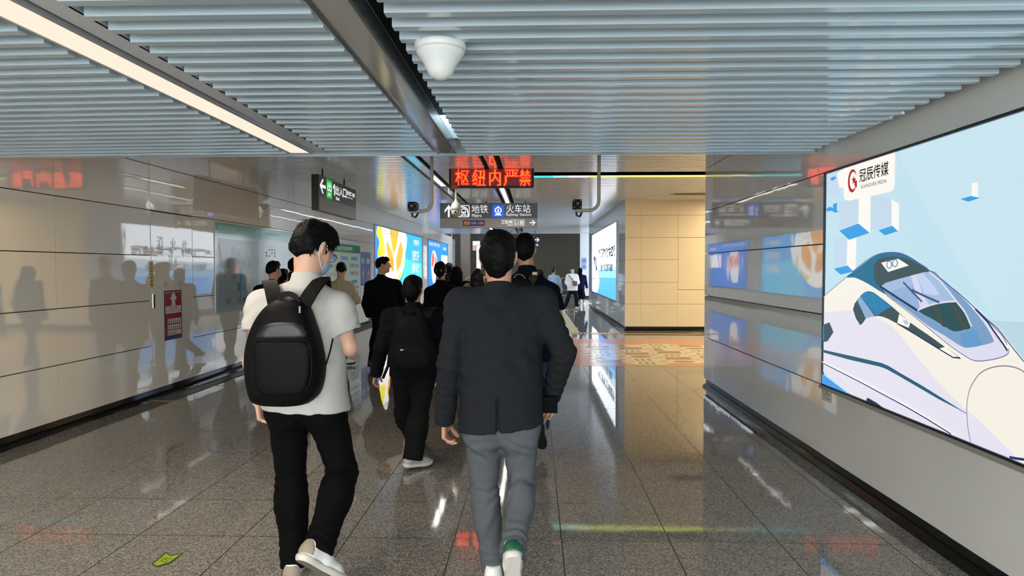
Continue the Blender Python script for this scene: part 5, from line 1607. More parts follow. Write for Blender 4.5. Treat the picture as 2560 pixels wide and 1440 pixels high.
def top_wear(B, root, name, material, h=.009, g=.014, hem=None, sleeve='long', depth=1.05, collar=.0, folds=True, pad=0.0, vent=None, cuff=.0, body_r=.098, waist_r=.102, arm=1.0, seed=5, neck_z=.012, hem_slope=0.0, flare=.0):
    J, s, f, r = B.J, B.s, B.f, B.r
    keys = ['neck', 'shL', 'shR', 'elL', 'elR', 'wrL', 'wrR', 'hipL', 'hipR']
    lo, hi = B.lohi(keys, .20)
    pel = (J['hipL'] + J['hipR'])/2; sm = (J['shL'] + J['shR'])/2
    hem = pel.z - .02 if hem is None else hem
    lo[2] = min(lo[2], hem - .05)
    F = Field(lo, hi, h); fl = (f, depth)
    wR = (J['shR'] - J['shL']).length/2
    bx = max(wR - .105*s, .045)
    bw = body_r*s + g
    for sg in (-1, 1):
        q = r*sg
        a = sm + q*bx - Zv*.10*s; m = lerp(sm, pel, .62) + q*(bx*.86); b = pel + q*bx*.88 - Zv*(max(pel.z - hem, 0) + .06)
        F.cone(a, m, bw, waist_r*s + g*.9, .07, fl); F.cone(m, b, waist_r*s + g*.9, waist_r*s + g + .016 + flare, .06, (f, .90))
    F.cone(sm - Zv*.10*s, pel - Zv*(max(pel.z - hem, 0) + .06), bw*.98, (waist_r*s + g)*1.0 + .012 + flare, .06, (f, .90))
    for sd in 'LR':
        F.cone(J['neck'] - Zv*.035, J['sh'+sd] + Zv*(pad*.5), .046*s + g*.5, .050*s + g*.7 + pad*.3, .045)
        F.cone(lerp(sm, J['sh'+sd], .4) - Zv*.05 - f*.02, J['sh'+sd] - Zv*.03, .075*s + g*.4, .055*s + g*.6, .05, fl)
    F.plane((0, 0, hem), (0, 0, -1)) if not hem_slope else F.plane(tuple(pel.xy) + (hem,), unit(Vector((r.x*hem_slope, r.y*hem_slope, -1))))
    for i, sd in enumerate('LR'):
        S, E, W = J['sh'+sd], J['el'+sd], J['wr'+sd]
        ru, re, rw = (.056*s*arm + g*.8), (.045*s*arm + g*.9), (.033*s*arm + g*.75)
        if sleeve == 'short':
            end = lerp(S, E, .62 if not isinstance(cuff, tuple) else cuff[i]); d = unit(E - S)
            F.cone(S, end + d*.05, ru, ru + .012, .035, None, (end, d))
        else:
            d = unit(W - E); end = W + d*(.012 + cuff)
            F.cone(S, E, ru, re, .038); F.cone(E, end + d*.05, re, rw + .002, .012, None, (end, d))
        if folds:
            ad = unit(E - S)
            if sleeve == 'long':
                F.fold(E, unit(ad + f*.3), .045, .0050, .085, seed + i); F.fold(lerp(E, W, .6), unit(W - E), .05, .0035, .09, seed + 7 + i)
            F.fold(lerp(S, E, .35) , unit(ad + r*.4), .07, .0045, .12, seed + 3 + i)
            F.fold(lerp(sm, J['sh'+sd], .6) - Zv*.18, unit(Zv*.5 + r*(.8 if i else -.8)), .085, .0045, .16, seed + 11 + i)
    if folds:
        F.fold(lerp(sm, pel, .62), unit(Zv + r*.5), .10, .0050, .20, seed + 21); F.fold(lerp(sm, pel, .95), unit(Zv*.4 + r), .11, .0050, .18, seed + 22)
        F.fold(lerp(sm, pel, .30) - f*.1, unit(Zv + r*.2), .12, .0035, .16, seed + 23)
    nk = J['neck']
    if collar > 0:
        F.cone(nk - Zv*.03 - f*.0, nk + Zv*collar, .071*s, .063*s, .010, None, (nk + Zv*collar, unit(Zv + f*.25)))
        F.cone(nk - Zv*.04 - f*.004, nk + Zv*(collar*.55), .088*s, .070*s, .006, None, (nk + Zv*collar*.9, unit(Zv + f*.25)))
    else:
        F.plane(nk + Zv*neck_z, unit(Zv + f*.35))
    if vent is not None:
        x0, ztop = vent
        sl, x, y, z = F.sub(F.lo, F.lo + F.h*F.n)
        fx = (x - x0[0])*r.x + (y - x0[1])*r.y; fy = (x - x0[0])*f.x + (y - x0[1])*f.y
        wz = np.clip((ztop - z)/.05, 0, 1)
        F.F += (.016*np.exp(-(fx/.007)**2)*wz*(fy < 0)).astype(np.float32)
        F.F -= (.004*np.exp(-((fx + .018)/.016)**2)*wz*(fy < 0)).astype(np.float32)
    v, q = F.mesh()
    return skin_mesh(name, [(v, q)], material, root)

def trousers(B, root, name, material, h=.009, g=.010, folds=True, top=.10, thigh=1.0, calf=1.0, seed=31, hem_up=.0, hem_r=.058):
    J, s, f, r = B.J, B.s, B.f, B.r
    lo, hi = B.lohi(['hipL', 'hipR', 'knL', 'knR', 'anL', 'anR'], .17); hi[2] += .12
    lo[2] = max(lo[2], 0.012)
    F = Field(lo, hi, h)
    pel = (J['hipL'] + J['hipR'])/2
    fl = (f, .98)
    for i, sd in enumerate('LR'):
        H, K, A = J['hip'+sd], J['kn'+sd], J['an'+sd]
        F.cone(pel + Zv*top + (H - pel)*.7, H + Zv*.02, .082*s + g*.6, .092*s + g*.8, .06, (f, 1.04))
        F.cone(H, K, (.088*s + g)*thigh, (.058*s + g)*thigh, .035)
        F.ell(H - f*.055 - Zv*.01, (r, f, Zv), (.08*s, .062*s, .085*s), .06)
        d = unit(A - K); end = A + d*(.02 - hem_up)
        F.cone(K, end + d*.05, (.057*s + g)*calf, hem_r*s + g*.6, .02, None, (end, d))
        F.ell(lerp(K, A, .25) - f*.014, (r, f, Zv), ((.054*s + g)*calf, (.058*s + g)*calf, .11*s), .05)
        if folds:
            F.fold(K - f*.02, unit(d + r*.25), .050, .0065, .085, seed + i); F.fold(lerp(H, K, .25), unit(d + r*(.7 if i else -.7)), .075, .0050, .13, seed + 3 + i)
            F.fold(lerp(K, A, .85), d, .045, .0060, .085, seed + 6 + i); F.fold(lerp(K, A, .4), unit(d*.4 + r), .06, .0030, .14, seed + 9 + i)
            F.fold(H - f*.06 - Zv*.03, unit(Zv + r*(.3 if i else -.3)), .06, .0045, .10, seed + 12 + i)
    v, q = F.mesh()
    return skin_mesh(name, [(v, q)], material, root)

def skirt(B, root, material, zhem, r0=.12, r1=.2, h=.014):
    J, s = B.J, B.s; pel = (J['hipL'] + J['hipR'])/2
    lo = np.array([pel.x - .32, pel.y - .32, zhem - .03]); hi = np.array([pel.x + .32, pel.y + .32, pel.z + .18])
    F = Field(lo, hi, h)
    F.cone(pel + Zv*.10, Vector((pel.x, pel.y, zhem - .05)), r0*s, r1*s, .02, (B.f, 1.2)); F.plane((0, 0, zhem), (0, 0, -1))
    F.fold((pel.x, pel.y, (zhem + pel.z)/2), B.r, .07, .012, .35, 3)
    return skin_mesh('skirt', [F.mesh()], material, root)

def shoe(B, root, sd, toe=0.0, pitch=0.0, roll=0.0, upper=None, sole=None, accent=None, h=.006, size=1.0, accent_at='heel', name='shoe', drop=0.0, lace=None, tread=None):
    """toe: degrees to the right of the body's facing; pitch: how far the heel is lifted"""
    a = math.atan2(B.f.x, B.f.y) + math.radians(toe); p = math.radians(pitch)
    y = Vector((math.sin(a)*math.cos(p), math.cos(a)*math.cos(p), -math.sin(p)))
    x = Vector((math.cos(a), -math.sin(a), 0)); z = x.cross(y)
    if roll:
        R = Matrix.Rotation(math.radians(roll), 3, y); x = R @ x; z = R @ z
    s = B.s*size*(.93 if B.female else 1.0); o = B.J['an'+sd] - z*.085*s - Zv*drop
    W = lambda q: o + (x*q[0] + y*q[1] + z*q[2])*s
    F = Field((-.07, -.11, .008), (.07, .225, .15), h)
    F.cone((0, -.045, .055), (0, .05, .058), .043, .040, .02); F.cone((0, .05, .050), (.004, .135, .036), .042, .036, .02); F.cone((.004, .135, .034), (.004, .175, .030), .036, .028, .02)
    F.cone((0, -.05, .04), (0, -.045, .088), .038, .034, .015); F.cone((0, -.03, .09), (0, .02, .085), .038, .042, .015)
    F.plane((0, 0, .020), (0, 0, -1)); F.plane((0, -.02, .108), unit(Vector((0, -.12, 1))))
    if F.F.min() < 0:
        F.ell((0, -.008, .125), ((1, 0, 0), (0, 1, 0), (0, 0, 1)), (.030, .042, .040), .004, True)
    v, q = F.mesh()
    wv = np.array([tuple(W(t)) for t in v])
    sh = skin_mesh(name, [(wv, q)], upper, root)
    out = [(-.0, -.092), (.024, -.086), (.037, -.062), (.036, -.02), (.034, .03), (.041, .08), (.045, .12), (.041, .16), (.026, .196), (.004, .207), (-.018, .198), (-.034, .165), (-.039, .12), (-.035, .07), (-.031, .02), (-.035, -.02), (-.036, -.062), (-.024, -.086)]
    mb = MB(); n = len(out); rings = []
    for zz, k in ((.0, .93), (.004, 1.0), (.018, 1.06), (.030, 1.03), (.030, .9)):
        cy = .055
        spring = lambda yy: .018*max(0, (yy - .12)/.09)**2
        rings.append([W((a_*k, cy + (b_ - cy)*(1 + (k - 1)*.6), zz + spring(b_))) for a_, b_ in out])
    fs = []
    for i in range(len(rings) - 1):
        for j in range(n): fs.append((i*n + j, i*n + (j+1) % n, (i+1)*n + (j+1) % n, (i+1)*n + j))
    mb.add([p_ for rg in rings for p_ in rg], fs, sole, True)
    mb.add(rings[0], [tuple(reversed(range(n)))], tread or (accent if (accent and accent_at == 'tread') else sole)); mb.add(rings[-1], [tuple(range(n))], sole)
    mb.build('sole', sh)
    if accent and accent_at == 'heel':
        G = Field((-.07, -.12, .008), (.07, .0, .12), h*.8)
        G.cone((0, -.047, .055), (0, .0, .058), .0455, .040, .02); G.cone((0, -.05, .04), (0, -.045, .088), .0405, .0360, .015)
        G.plane((0, 0, .034), (0, 0, -1)); G.plane((0, -.055, .05), unit(Vector((0, 1, .25)))); G.plane((0, 0, .098), (0, 0, 1))
        gv, gq = G.mesh(); skin_mesh('heel_patch', [(np.array([tuple(W(t)) for t in gv]), gq)], accent, sh)
    if lace:
        mb = MB()
        for k in range(4):
            yy = .045 + k*.025; zz = .097 - k*.011
            mb.tube([W((-.022, yy, zz - .006)), W((0, yy + .006, zz + .003)), W((.022, yy, zz - .006))], .003*s, lace, 8)
        mb.build('laces', sh)
    return sh

def pillow(outline, depth_dir, layers, material, centre=None):
    """outline: world points (closed loop); layers: (inset toward the centre, offset along depth_dir)"""
    c = sum(outline, Vector())/len(outline) if centre is None else centre
    mb = MB(); n = len(outline); rings = []
    for k, d in layers: rings.append([c + (p - c)*k + depth_dir*d for p in outline])
    fs = []
    for i in range(len(rings) - 1):
        for j in range(n): fs.append((i*n + j, i*n + (j+1) % n, (i+1)*n + (j+1) % n, (i+1)*n + j))
    v = [p for rg in rings for p in rg]
    v.append(sum(rings[0], Vector())/n); v.append(sum(rings[-1], Vector())/n)
    for j in range(n):
        fs.append((len(v) - 2, (j+1) % n, j)); b = (len(rings) - 1)*n; fs.append((len(v) - 1, b + j, b + (j+1) % n))
    mb.add(v, fs, material, True)
    return mb

def band(pts, normals, width, thick, material):
    """flat webbing swept along a path"""
    mb = MB(); P = [Vector(p) for p in pts]; v, fs = [], []
    for i, p in enumerate(P):
        t = unit(P[min(i+1, len(P)-1)] - P[max(i-1, 0)]); nn = Vector(normals[i]) if isinstance(normals, list) else Vector(normals)
        nn = unit(nn - t*nn.dot(t)); sdv = t.cross(nn)
        w = width[i] if isinstance(width, list) else width
        for a, b in ((-1, -1), (1, -1), (1, 1), (-1, 1)): v.append(p + sdv*a*w/2 + nn*b*thick/2)
    for i in range(len(P) - 1):
        for e in range(4): fs.append((i*4 + e, i*4 + (e+1) % 4, i*4 + 4 + (e+1) % 4, i*4 + 4 + e))
    fs += [(3, 2, 1, 0), tuple(len(v) - 4 + k for k in range(4))]
    mb.add(v, fs, material, False)
    return mb

def sm3(pts, n=5):
    P = [Vector(p) for p in pts]; out = []
    for i in range(len(P) - 1):
        p0, p1, p2, p3 = P[max(i-1, 0)], P[i], P[i+1], P[min(i+2, len(P)-1)]
        for k in range(n):
            t = k/n
            out.append(0.5*((2*p1) + (p2 - p0)*t + (2*p0 - 5*p1 + 4*p2 - p3)*t*t + (3*p1 - p0 - 3*p2 + p3)*t*t*t))
    out.append(P[-1]); return out

def loop3(pts, n=4):
    P = [Vector(p) for p in pts]; m = len(P); out = []
    for i in range(m):
        p0, p1, p2, p3 = P[(i-1) % m], P[i], P[(i+1) % m], P[(i+2) % m]
        for k in range(n):
            t = k/n
            out.append(0.5*((2*p1) + (p2 - p0)*t + (2*p0 - 5*p1 + 4*p2 - p3)*t*t + (3*p1 - p0 - 3*p2 + p3)*t*t*t))
    return out

def person(B, label, name='person'):
    hp = (B.J['hipL'] + B.J['hipR'])/2
    B.root = empty(name, (hp.x, hp.y, 0), label, 'person')
    return B.root

HAIR = mat('black_hair', (5, 5, 5), rough=.6, bump=.35, bscale=160, stretch=(1, 1, .25), spec=.12)
HAIR_B = mat('dark_brown_hair', (20, 15, 13), rough=.5, bump=.5, bscale=160, stretch=(1, 1, .25), spec=.35)
def cloth(name, rgb, rough=.85, bump=.12, bscale=700, vary=.0, sheen=0.0): return mat(name, rgb, rough=rough, bump=bump, bscale=bscale, vary=vary, spec=.12, sheen=sheen)
# ---------------------------------------------------------------- P1: man in a white polo with a black backpack
B = Body((783, 622), 3.35, face=0, head_yaw=31, head_pitch=-30, head_roll=0,
         neck=(766, 700, -.03), shL=(656, 762), shR=(846, 768), elL=(631, 905, -.07), wrL=(647, 1003, .03), elR=(872, 868, .04), wrR=(835, 842, .27),
         hipL=(720, 1018), hipR=(812, 1018), knL=(728, 1205, .05), anL=(737, 1405, .03), knR=(857, 1182, .02), anR=(797, 1372, -.24))
R_ = person(B, 'person in a white polo and black trousers looking down, face mask and glasses on')
make_body(B, R_, SKIN_L, h=.009, hh=.0045, hand_h=.0028, hands={'L': dict(curl=48, direction=(.10, .25, -1)), 'R': dict(curl=50, direction=(-.6, .5, .4))})
hair_short(B, R_, HAIR, h=.0055, grow=.006, top=.012, seed=4, tufts=1100, tuft_len=.024, nape=-.075, fringe=.035)
POLO = cloth('white_polo', (184, 180, 173), bump=.10, bscale=500)
top_wear(B, R_, 'polo_shirt', POLO, h=.007, g=.020, hem=.832, sleeve='short', collar=.030, seed=41, cuff=(.50, .56), hem_slope=-.05, flare=.010)
trousers(B, R_, 'trousers', cloth('black_trousers', (3, 3, 3)), h=.008, g=.012, seed=60, thigh=1.0, calf=1.08, hem_r=.062)
WHT = mat('shoe_white', (226, 224, 218), rough=.5); SOLEW = mat('sole_white', (206, 200, 188), rough=.55); TAUPE = mat('shoe_taupe', (150, 136, 116), rough=.7)
shoe(B, R_, 'L', toe=-6, upper=WHT, sole=SOLEW, accent=TAUPE, lace=WHT)
shoe(B, R_, 'R', toe=38, pitch=40, roll=-14, upper=WHT, sole=SOLEW, accent=TAUPE, lace=WHT, tread=mat('worn_tread', (120, 106, 92), rough=.8))
# sock, mask, glasses
mb = MB(); A_ = B.J['anR']; d_ = unit(B.J['knR'] - A_); mb.tube([A_ - d_*.02, A_ + d_*.06], [.040, .041], cloth('navy_sock', (26, 32, 58)), 16); mb.build('sock', R_)
def head_pt(B, a, b, d): s = min(B.s, 1.03); return B.J['head'] + (B.hr*a + B.hf*b + B.hu*d)*s
MASK = mat('mask_blue', (150, 178, 206), rough=.8)
def face_mask(B, root, loop=True):
    F = Field(np.array(tuple(head_pt(B, 0, .06, -.06))) - .12, np.array(tuple(head_pt(B, 0, .06, -.06))) + .12, .005)
    ax = (B.hr, B.hf, B.hu)
    F.ell(head_pt(B, 0, .034, -.052), ax, (.064, .088, .068), .01); F.cone(head_pt(B, 0, .095, .0), head_pt(B, 0, .118, -.03), .012, .016, .02)
    F.plane(head_pt(B, 0, .052, 0), -B.hf); F.plane(head_pt(B, 0, 0, -.004), B.hu)
    m = skin_mesh('face_mask', [F.mesh()], MASK, root)
    if loop:
        for sg in (-1, 1):
            k = MB(); k.tube(sm3([head_pt(B, .060*sg, .060, -.02), head_pt(B, .078*sg, .02, .005), head_pt(B, .086*sg, -.012, .028), head_pt(B, .088*sg, -.034, .0), head_pt(B, .080*sg, -.014, -.045), head_pt(B, .056*sg, .055, -.085)], 5), .0018, mat('ear_loop', (226, 226, 228), rough=.7), 6); k.build('ear_loop', m)
    return m
face_mask(B, R_)
gl = MB(); GM = mat('glasses_frame', (40, 38, 40), rough=.25, metal=.6)
for sg in (-1, 1):
    ctr = head_pt(B, .034*sg, .104, .006)
    ring = [ctr + B.hr*(.027*math.cos(t/20*math.tau)) + B.hu*(.021*math.sin(t/20*math.tau)) for t in range(21)]
    gl.tube(ring, .0016, GM, 6, caps=False)
    gl.tube([head_pt(B, .060*sg, .100, .010), head_pt(B, .080*sg, .04, .012), head_pt(B, .084*sg, -.02, .010)], .0016, GM, 6)
gl.tube([head_pt(B, -.008, .106, .010), head_pt(B, .008, .106, .010)], .0015, GM, 6)
gl.build('glasses', R_)
# tissue in the hand
w, d, n, l = hand_axes(B, 'L', (.10, .25, -1))
F = Field(np.array(tuple(w)) - .16, np.array(tuple(w)) + .16, .004)
F.ell(w + d*.078*B.s + n*.040 + B.r*.022, (B.r, B.f, Zv), (.028, .020, .018), .01); F.rough(.0016, 130, 2)
o = skin_mesh('tissue', [F.mesh()], mat('tissue_white', (232, 232, 230), rough=.8))
put(o, 'small white crumpled tissue held in the left hand of the man in the polo', 'tissue')

# black backpack on his back
NYL = cloth('black_nylon', (7, 7, 8), rough=.6, bump=.10, bscale=900); NYL2 = cloth('black_nylon_edge', (6, 6, 7), rough=.5); STRAPM = cloth('strap_olive_black', (12, 12, 11), rough=.7)
YB1 = 3.20
bp = empty('backpack', tuple(at(720, 900, YB1)), 'large black backpack worn over the white polo', 'backpack')
out = [at(x, y, YB1) for x, y in ((700, 748), (669, 769), (644, 808), (630, 850), (624, 889), (625, 930), (630, 966), (640, 998), (660, 1009), (690, 1012), (735, 1012), (775, 1005), (800, 982), (811, 945), (813, 905), (803, 850), (790, 808), (778, 775), (764, 755), (735, 747))]
out = loop3(out, 3)
pillow(out, Vector((0, -1, 0)), [(.96, -.03), (1.0, -.015), (1.0, .03), (.985, .06), (.955, .085), (.88, .108), (.74, .124), (.4, .134)], NYL).build('main_bag', bp)
def bag_piece(px, Yf, lay, m, nm, par, lp=3):
    o_ = loop3([at(x, y, Yf) for x, y in px], lp)
    pillow(o_, Vector((0, -1, 0)), lay, m).build(nm, par)
bag_piece(((664, 812), (700, 806), (742, 808), (756, 822), (760, 846), (700, 848), (642, 849), (648, 828)), 3.066, [(1, -.05), (1, -.002), (.99, .001), (.6, .003)], mat('shiny_panel', (22, 20, 18), rough=.42, bump=.3, bscale=30), 'shiny_panel', bp)
bag_piece(((640, 856), (700, 855), (768, 856), (776, 900), (772, 950), (756, 985), (700, 992), (652, 986), (637, 940), (634, 890)), 3.072, [(1, -.05), (1, .004), (.97, .012), (.85, .018), (.5, .020)], NYL, 'front_pocket', bp)
mb = MB(); mb.tube(sm3([at(x, y, 3.066) for x, y in ((640, 852), (700, 851), (762, 852), (772, 862), (779, 905), (776, 950), (762, 980))], 4), .004, NYL2, 8); mb.build('pocket_zip', bp)
hp_ = sm3([at(x, y, 3.16) for x, y in ((697, 757), (702, 742), (715, 735), (728, 736), (740, 744), (748, 758))], 5)
band(hp_, Vector((0, -1, 0)), .024, .010, NYL2).build('handle', bp)
mb = MB(); z0 = at(750, 774, 3.085); mb.box((z0.x - .004, z0.y - .008, z0.z - .016), (z0.x + .004, z0.y + .002, z0.z + .016), mat('zip_metal', (120, 112, 100), rough=.4, metal=.6), .002); mb.build('zip_pull', bp)
for nm, pp, nn in (('shoulder_strap', [(690, 770, 3.17), (684, 742, 3.19), (678, 716, 3.245), (674, 704, 3.315), (672, 712, 3.40), (670, 760, 3.475), (672, 840, 3.50)], None),
                   ('shoulder_strap', [(760, 762, 3.17), (775, 735, 3.185), (795, 708, 3.245), (806, 696, 3.315), (810, 704, 3.40), (815, 760, 3.48), (820, 840, 3.50)], None)):
    path = sm3([at(*p) for p in pp], 5)
    c_ = Vector((path[0].x, 3.36, path[8].z - .14)); nl = [unit(Vector((0, p.y - c_.y, p.z - c_.z))) for p in path]
    band(path, nl, .066, .014, STRAPM).build(nm, bp)
mb = MB(); mb.tube(sm3([at(*p) for p in ((833, 842, 3.30), (826, 875, 3.22), (815, 912, 3.19))], 4), .004, NYL2, 8); mb.build('side_webbing', bp)

# ---------------------------------------------------------------- P2: man in a grey suit jacket
B = Body((1246, 643), 3.30, face=0, head_yaw=2, head_pitch=-2,
         neck=(1249, 722, -.015), shL=(1152, 760), shR=(1352, 757), elL=(1124, 908, -.05), wrL=(1111, 1050, .05), elR=(1410, 882, -.04), wrR=(1377, 990, .10),
         hipL=(1208, 1070), hipR=(1298, 1070), knL=(1211, 1232, .05), anL=(1233, 1412, .04), knR=(1306, 1210, .03), anR=(1281, 1380, -.25))
R_ = person(B, 'person in a charcoal suit jacket and grey trousers walking away in the centre')
make_body(B, R_, SKIN, h=.010, hh=.0045, hand_h=.0028, hands={'L': dict(curl=42, direction=(.02, .12, -1)), 'R': dict(curl=40, direction=(-.25, .15, -1), palm=(-.35, -1, 0))})
hair_short(B, R_, HAIR, h=.0055, grow=.003, top=.004, seed=9, tufts=150, tuft_len=.014, nape=-.118)
SUIT = cloth('charcoal_wool', (31, 33, 36), bump=.10, bscale=900)
pel = (B.J['hipL'] + B.J['hipR'])/2
vx = at(1249, 1000, 3.3)
top_wear(B, R_, 'suit_jacket', SUIT, h=.0065, g=.018, hem=at(0, 1068, 3.2).z, sleeve='long', collar=.026, pad=.022, vent=((vx.x, 3.30), at(0, 972, 3.2).z), seed=77, body_r=.102, waist_r=.098, arm=.98, hem_slope=.10, flare=.006)
trousers(B, R_, 'trousers', cloth('grey_trousers', (85, 88, 92), bump=.08, bscale=900), h=.007, g=.006, seed=90, thigh=1.02, calf=1.0, hem_r=.056, hem_up=.0)
GRN = mat('shoe_green', (18, 88, 58), rough=.5)
shoe(B, R_, 'L', toe=-4, upper=WHT, sole=SOLEW, lace=WHT)
shoe(B, R_, 'R', toe=-3, pitch=58, upper=WHT, sole=SOLEW, accent=GRN, lace=WHT)
mb = MB()
for k in range(3):
    p = B.J['wrL'] + unit(B.J['wrL'] - B.J['elL'])*(-.05 + .018*k) - B.r*.030 - B.f*.022
    mb.lathe(p, [(.001, .004), (.006, .003), (.007, 0)], mat('sleeve_button', (24, 24, 26), rough=.3), 14, -B.f - B.r*.8)
mb.build('cuff_buttons', R_)
q0 = at(1353, 1033, 3.30); q1 = at(1394, 992, 3.30)
wl_ = empty('wallet', (q0.x, 3.30, q0.z), 'black flat wallet in the right hand of the man in the suit jacket', 'wallet')
mb = MB(); mb.box((q0.x, 3.295, q0.z), (q1.x, 3.318, q1.z), mat('black_leather', (5, 5, 6), rough=.75, spec=.1), .005); mb.build('cover', wl_)
mb = MB(); mb.box((q0.x + .004, 3.318, q0.z + .004), (q1.x - .004, 3.324, q1.z - .004), mat('leather_lining', (14, 14, 15), rough=.7, spec=.1)); mb.build('flap', wl_)

# ---------------------------------------------------------------- P3: short person with backpack in the middle
B = Body((1032, 726), 5.15, face=4, head_pitch=-4, build=.95,
         neck=(1034, 766, -.01), shL=(976, 792), shR=(1090, 792), elL=(953, 868, -.05), wrL=(940, 934, .04), elR=(1112, 868, 0), wrR=(1112, 934, .08),
         hipL=(1010, 925), hipR=(1062, 925), knL=(1010, 1030, .22), anL=(1035, 1090, .55), knR=(1046, 1045, .03), anR=(1033, 1142, -.02))
R_ = person(B, 'short person in dark navy with a small black backpack, ahead of the two front men')
make_body(B, R_, SKIN, h=.012, hh=.007, hand_h=.0045)
hair_short(B, R_, HAIR, h=.008, grow=.002, top=.002, seed=13, tufts=160, tuft_len=.016, nape=-.105)
NAVY = cloth('dark_navy_jacket', (11, 12, 17))
top_wear(B, R_, 'jacket', NAVY, h=.010, g=.020, hem=at(0, 935, 5.15).z, sleeve='long', collar=.03, seed=14)
trousers(B, R_, 'trousers', cloth('faded_black_jeans', (19, 18, 18), vary=.15), h=.011, g=.020, seed=15, calf=1.15, hem_r=.075)
GREY = mat('shoe_grey', (170, 168, 164), rough=.6); BLKS = mat('sole_black', (16, 16, 17), rough=.6)
shoe(B, R_, 'L', toe=10, upper=GREY, sole=SOLEW)
sh_ = shoe(B, R_, 'R', toe=42, pitch=6, upper=GREY, sole=SOLEW, accent=BLKS, accent_at='tread', lace=BLKS)
bp = empty('backpack', tuple(at(1035, 850, 4.98)), 'small dark backpack on the short person in navy', 'backpack')
out = loop3([at(x, y, 5.0) for x, y in ((995, 801), (1010, 789), (1035, 786), (1060, 788), (1074, 803), (1081, 840), (1094, 870), (1095, 915), (1075, 931), (1035, 932), (998, 928), (977, 912), (977, 878), (985, 845))], 3)
PK = cloth('backpack_dark', (11, 11, 12), rough=.7)
pillow(out, Vector((0, -1, 0)), [(.96, -.03), (1.0, -.01), (1.0, .06), (.97, .10), (.88, .125), (.6, .14)], PK).build('main_bag', bp)
bag_piece(((992, 872), (1035, 864), (1070, 870), (1078, 915), (1035, 924), (988, 915)), 4.885, [(1, -.03), (1, .01), (.95, .03), (.8, .04), (.4, .043)], PK, 'front_pocket', bp)
for k, pts in enumerate((((1003, 795, 4.98), (995, 778, 5.02), (988, 770, 5.09), (985, 776, 5.16), (984, 810, 5.25)), ((1066, 795, 4.98), (1074, 778, 5.02), (1082, 770, 5.09), (1085, 776, 5.16), (1086, 810, 5.25)))):
    path = sm3([at(*p) for p in pts], 4); c_ = Vector((0, 5.13, path[0].z - .1))
    band(path, [unit(Vector((0, p.y - c_.y, p.z - c_.z))) for p in path], .058, .012, PK).build('shoulder_strap', bp)
band(sm3([at(x, y, 4.96) for x, y in ((1018, 790), (1024, 776), (1042, 774), (1050, 788))], 4), Vector((0, -1, 0)), .03, .01, PK).build('handle', bp)
mb = MB(); mb.tube([at(974, 880, 4.96), at(970, 915, 4.96), at(957, 946, 4.96)], .011, PK, 8); mb.build('loose_strap', bp)
mb = MB(); mb.tube([at(1001, 876, 4.85), at(1010, 874, 4.85)], .006, M_SILVER, 8); mb.build('zip_pull', bp)

# ---------------------------------------------------------------- P4: tall man in navy T-shirt, right of the suit
B = Body((1312, 625), 5.75, face=4, head_pitch=-3,
         neck=(1318, 672, -.01), shL=(1256, 730), shR=(1376, 730), elL=(1240, 810), wrL=(1250, 870, .15), elR=(1400, 808, -.04), wrR=(1386, 886, .05),
         hipL=(1288, 885), hipR=(1340, 885), knL=(1290, 1000, .1), anL=(1296, 1095, .06), knR=(1352, 985, 0), anR=(1352, 1062, -.28))
R_ = person(B, 'tall person in a navy T-shirt and jeans partly hidden behind the suit jacket')
make_body(B, R_, SKIN, h=.011, hh=.007, hand_h=.005)
hair_short(B, R_, HAIR, h=.008, seed=17, tufts=160, tuft_len=.016, nape=-.085)
top_wear(B, R_, 'shirt', cloth('navy_shirt', (9, 12, 25)), h=.010, g=.022, hem=at(0, 895, 5.75).z, sleeve='short', collar=.02, seed=19, cuff=(.62, .62))
JEAN = cloth('blue_jeans', (44, 56, 86), vary=.2)
trousers(B, R_, 'jeans', JEAN, h=.011, g=.012, seed=20)
shoe(B, R_, 'L', upper=mat('shoe_dark', (40, 40, 42), rough=.6), sole=BLKS)
shoe(B, R_, 'R', pitch=56, toe=4, upper=mat('shoe_pale_grey', (150, 146, 136), rough=.6), sole=BLKS, accent=BLKS, accent_at='tread')
bp = empty('backpack', tuple(at(1298, 770, 5.55)), 'dark backpack on the tall person in the navy T-shirt, its loops behind the suit shoulder', 'backpack')
out = loop3([at(x, y, 5.58) for x, y in ((1262, 716), (1274, 698), (1298, 692), (1320, 698), (1331, 718), (1336, 790), (1328, 850), (1265, 850), (1257, 790))], 3)
pillow(out, Vector((0, -1, 0)), [(.96, -.03), (1.0, -.01), (1.0, .06), (.97, .1), (.85, .13), (.6, .14)], cloth('backpack_brown', (20, 18, 18), rough=.7)).build('main_bag', bp)
mb = MB(); mb.tube(sm3([at(x, y, 5.5) for x, y in ((1280, 705), (1290, 688), (1306, 688), (1318, 706), (1324, 730))], 5), .006, mat('grey_cord', (96, 94, 94), rough=.6), 8); mb.build('cord_loop', bp)
path = sm3([at(*p) for p in ((1322, 720, 5.56), (1330, 700, 5.60), (1340, 682, 5.68), (1346, 676, 5.76), (1350, 690, 5.86), (1350, 730, 5.92))], 4); c_ = Vector((0, 5.75, path[0].z - .1))
band(path, [unit(Vector((0, p.y - c_.y, p.z - c_.z))) for p in path], .062, .012, cloth('strap_khaki', (60, 58, 48))).build('shoulder_strap', bp)
mb = MB(); q = at(1337, 684, 5.63); mb.box((q.x - .022, q.y - .02, q.z - .014), (q.x + .022, q.y - .0, q.z + .016), mat('pale_buckle', (150, 128, 108), rough=.35, metal=.4), .006); mb.build('buckle', bp)

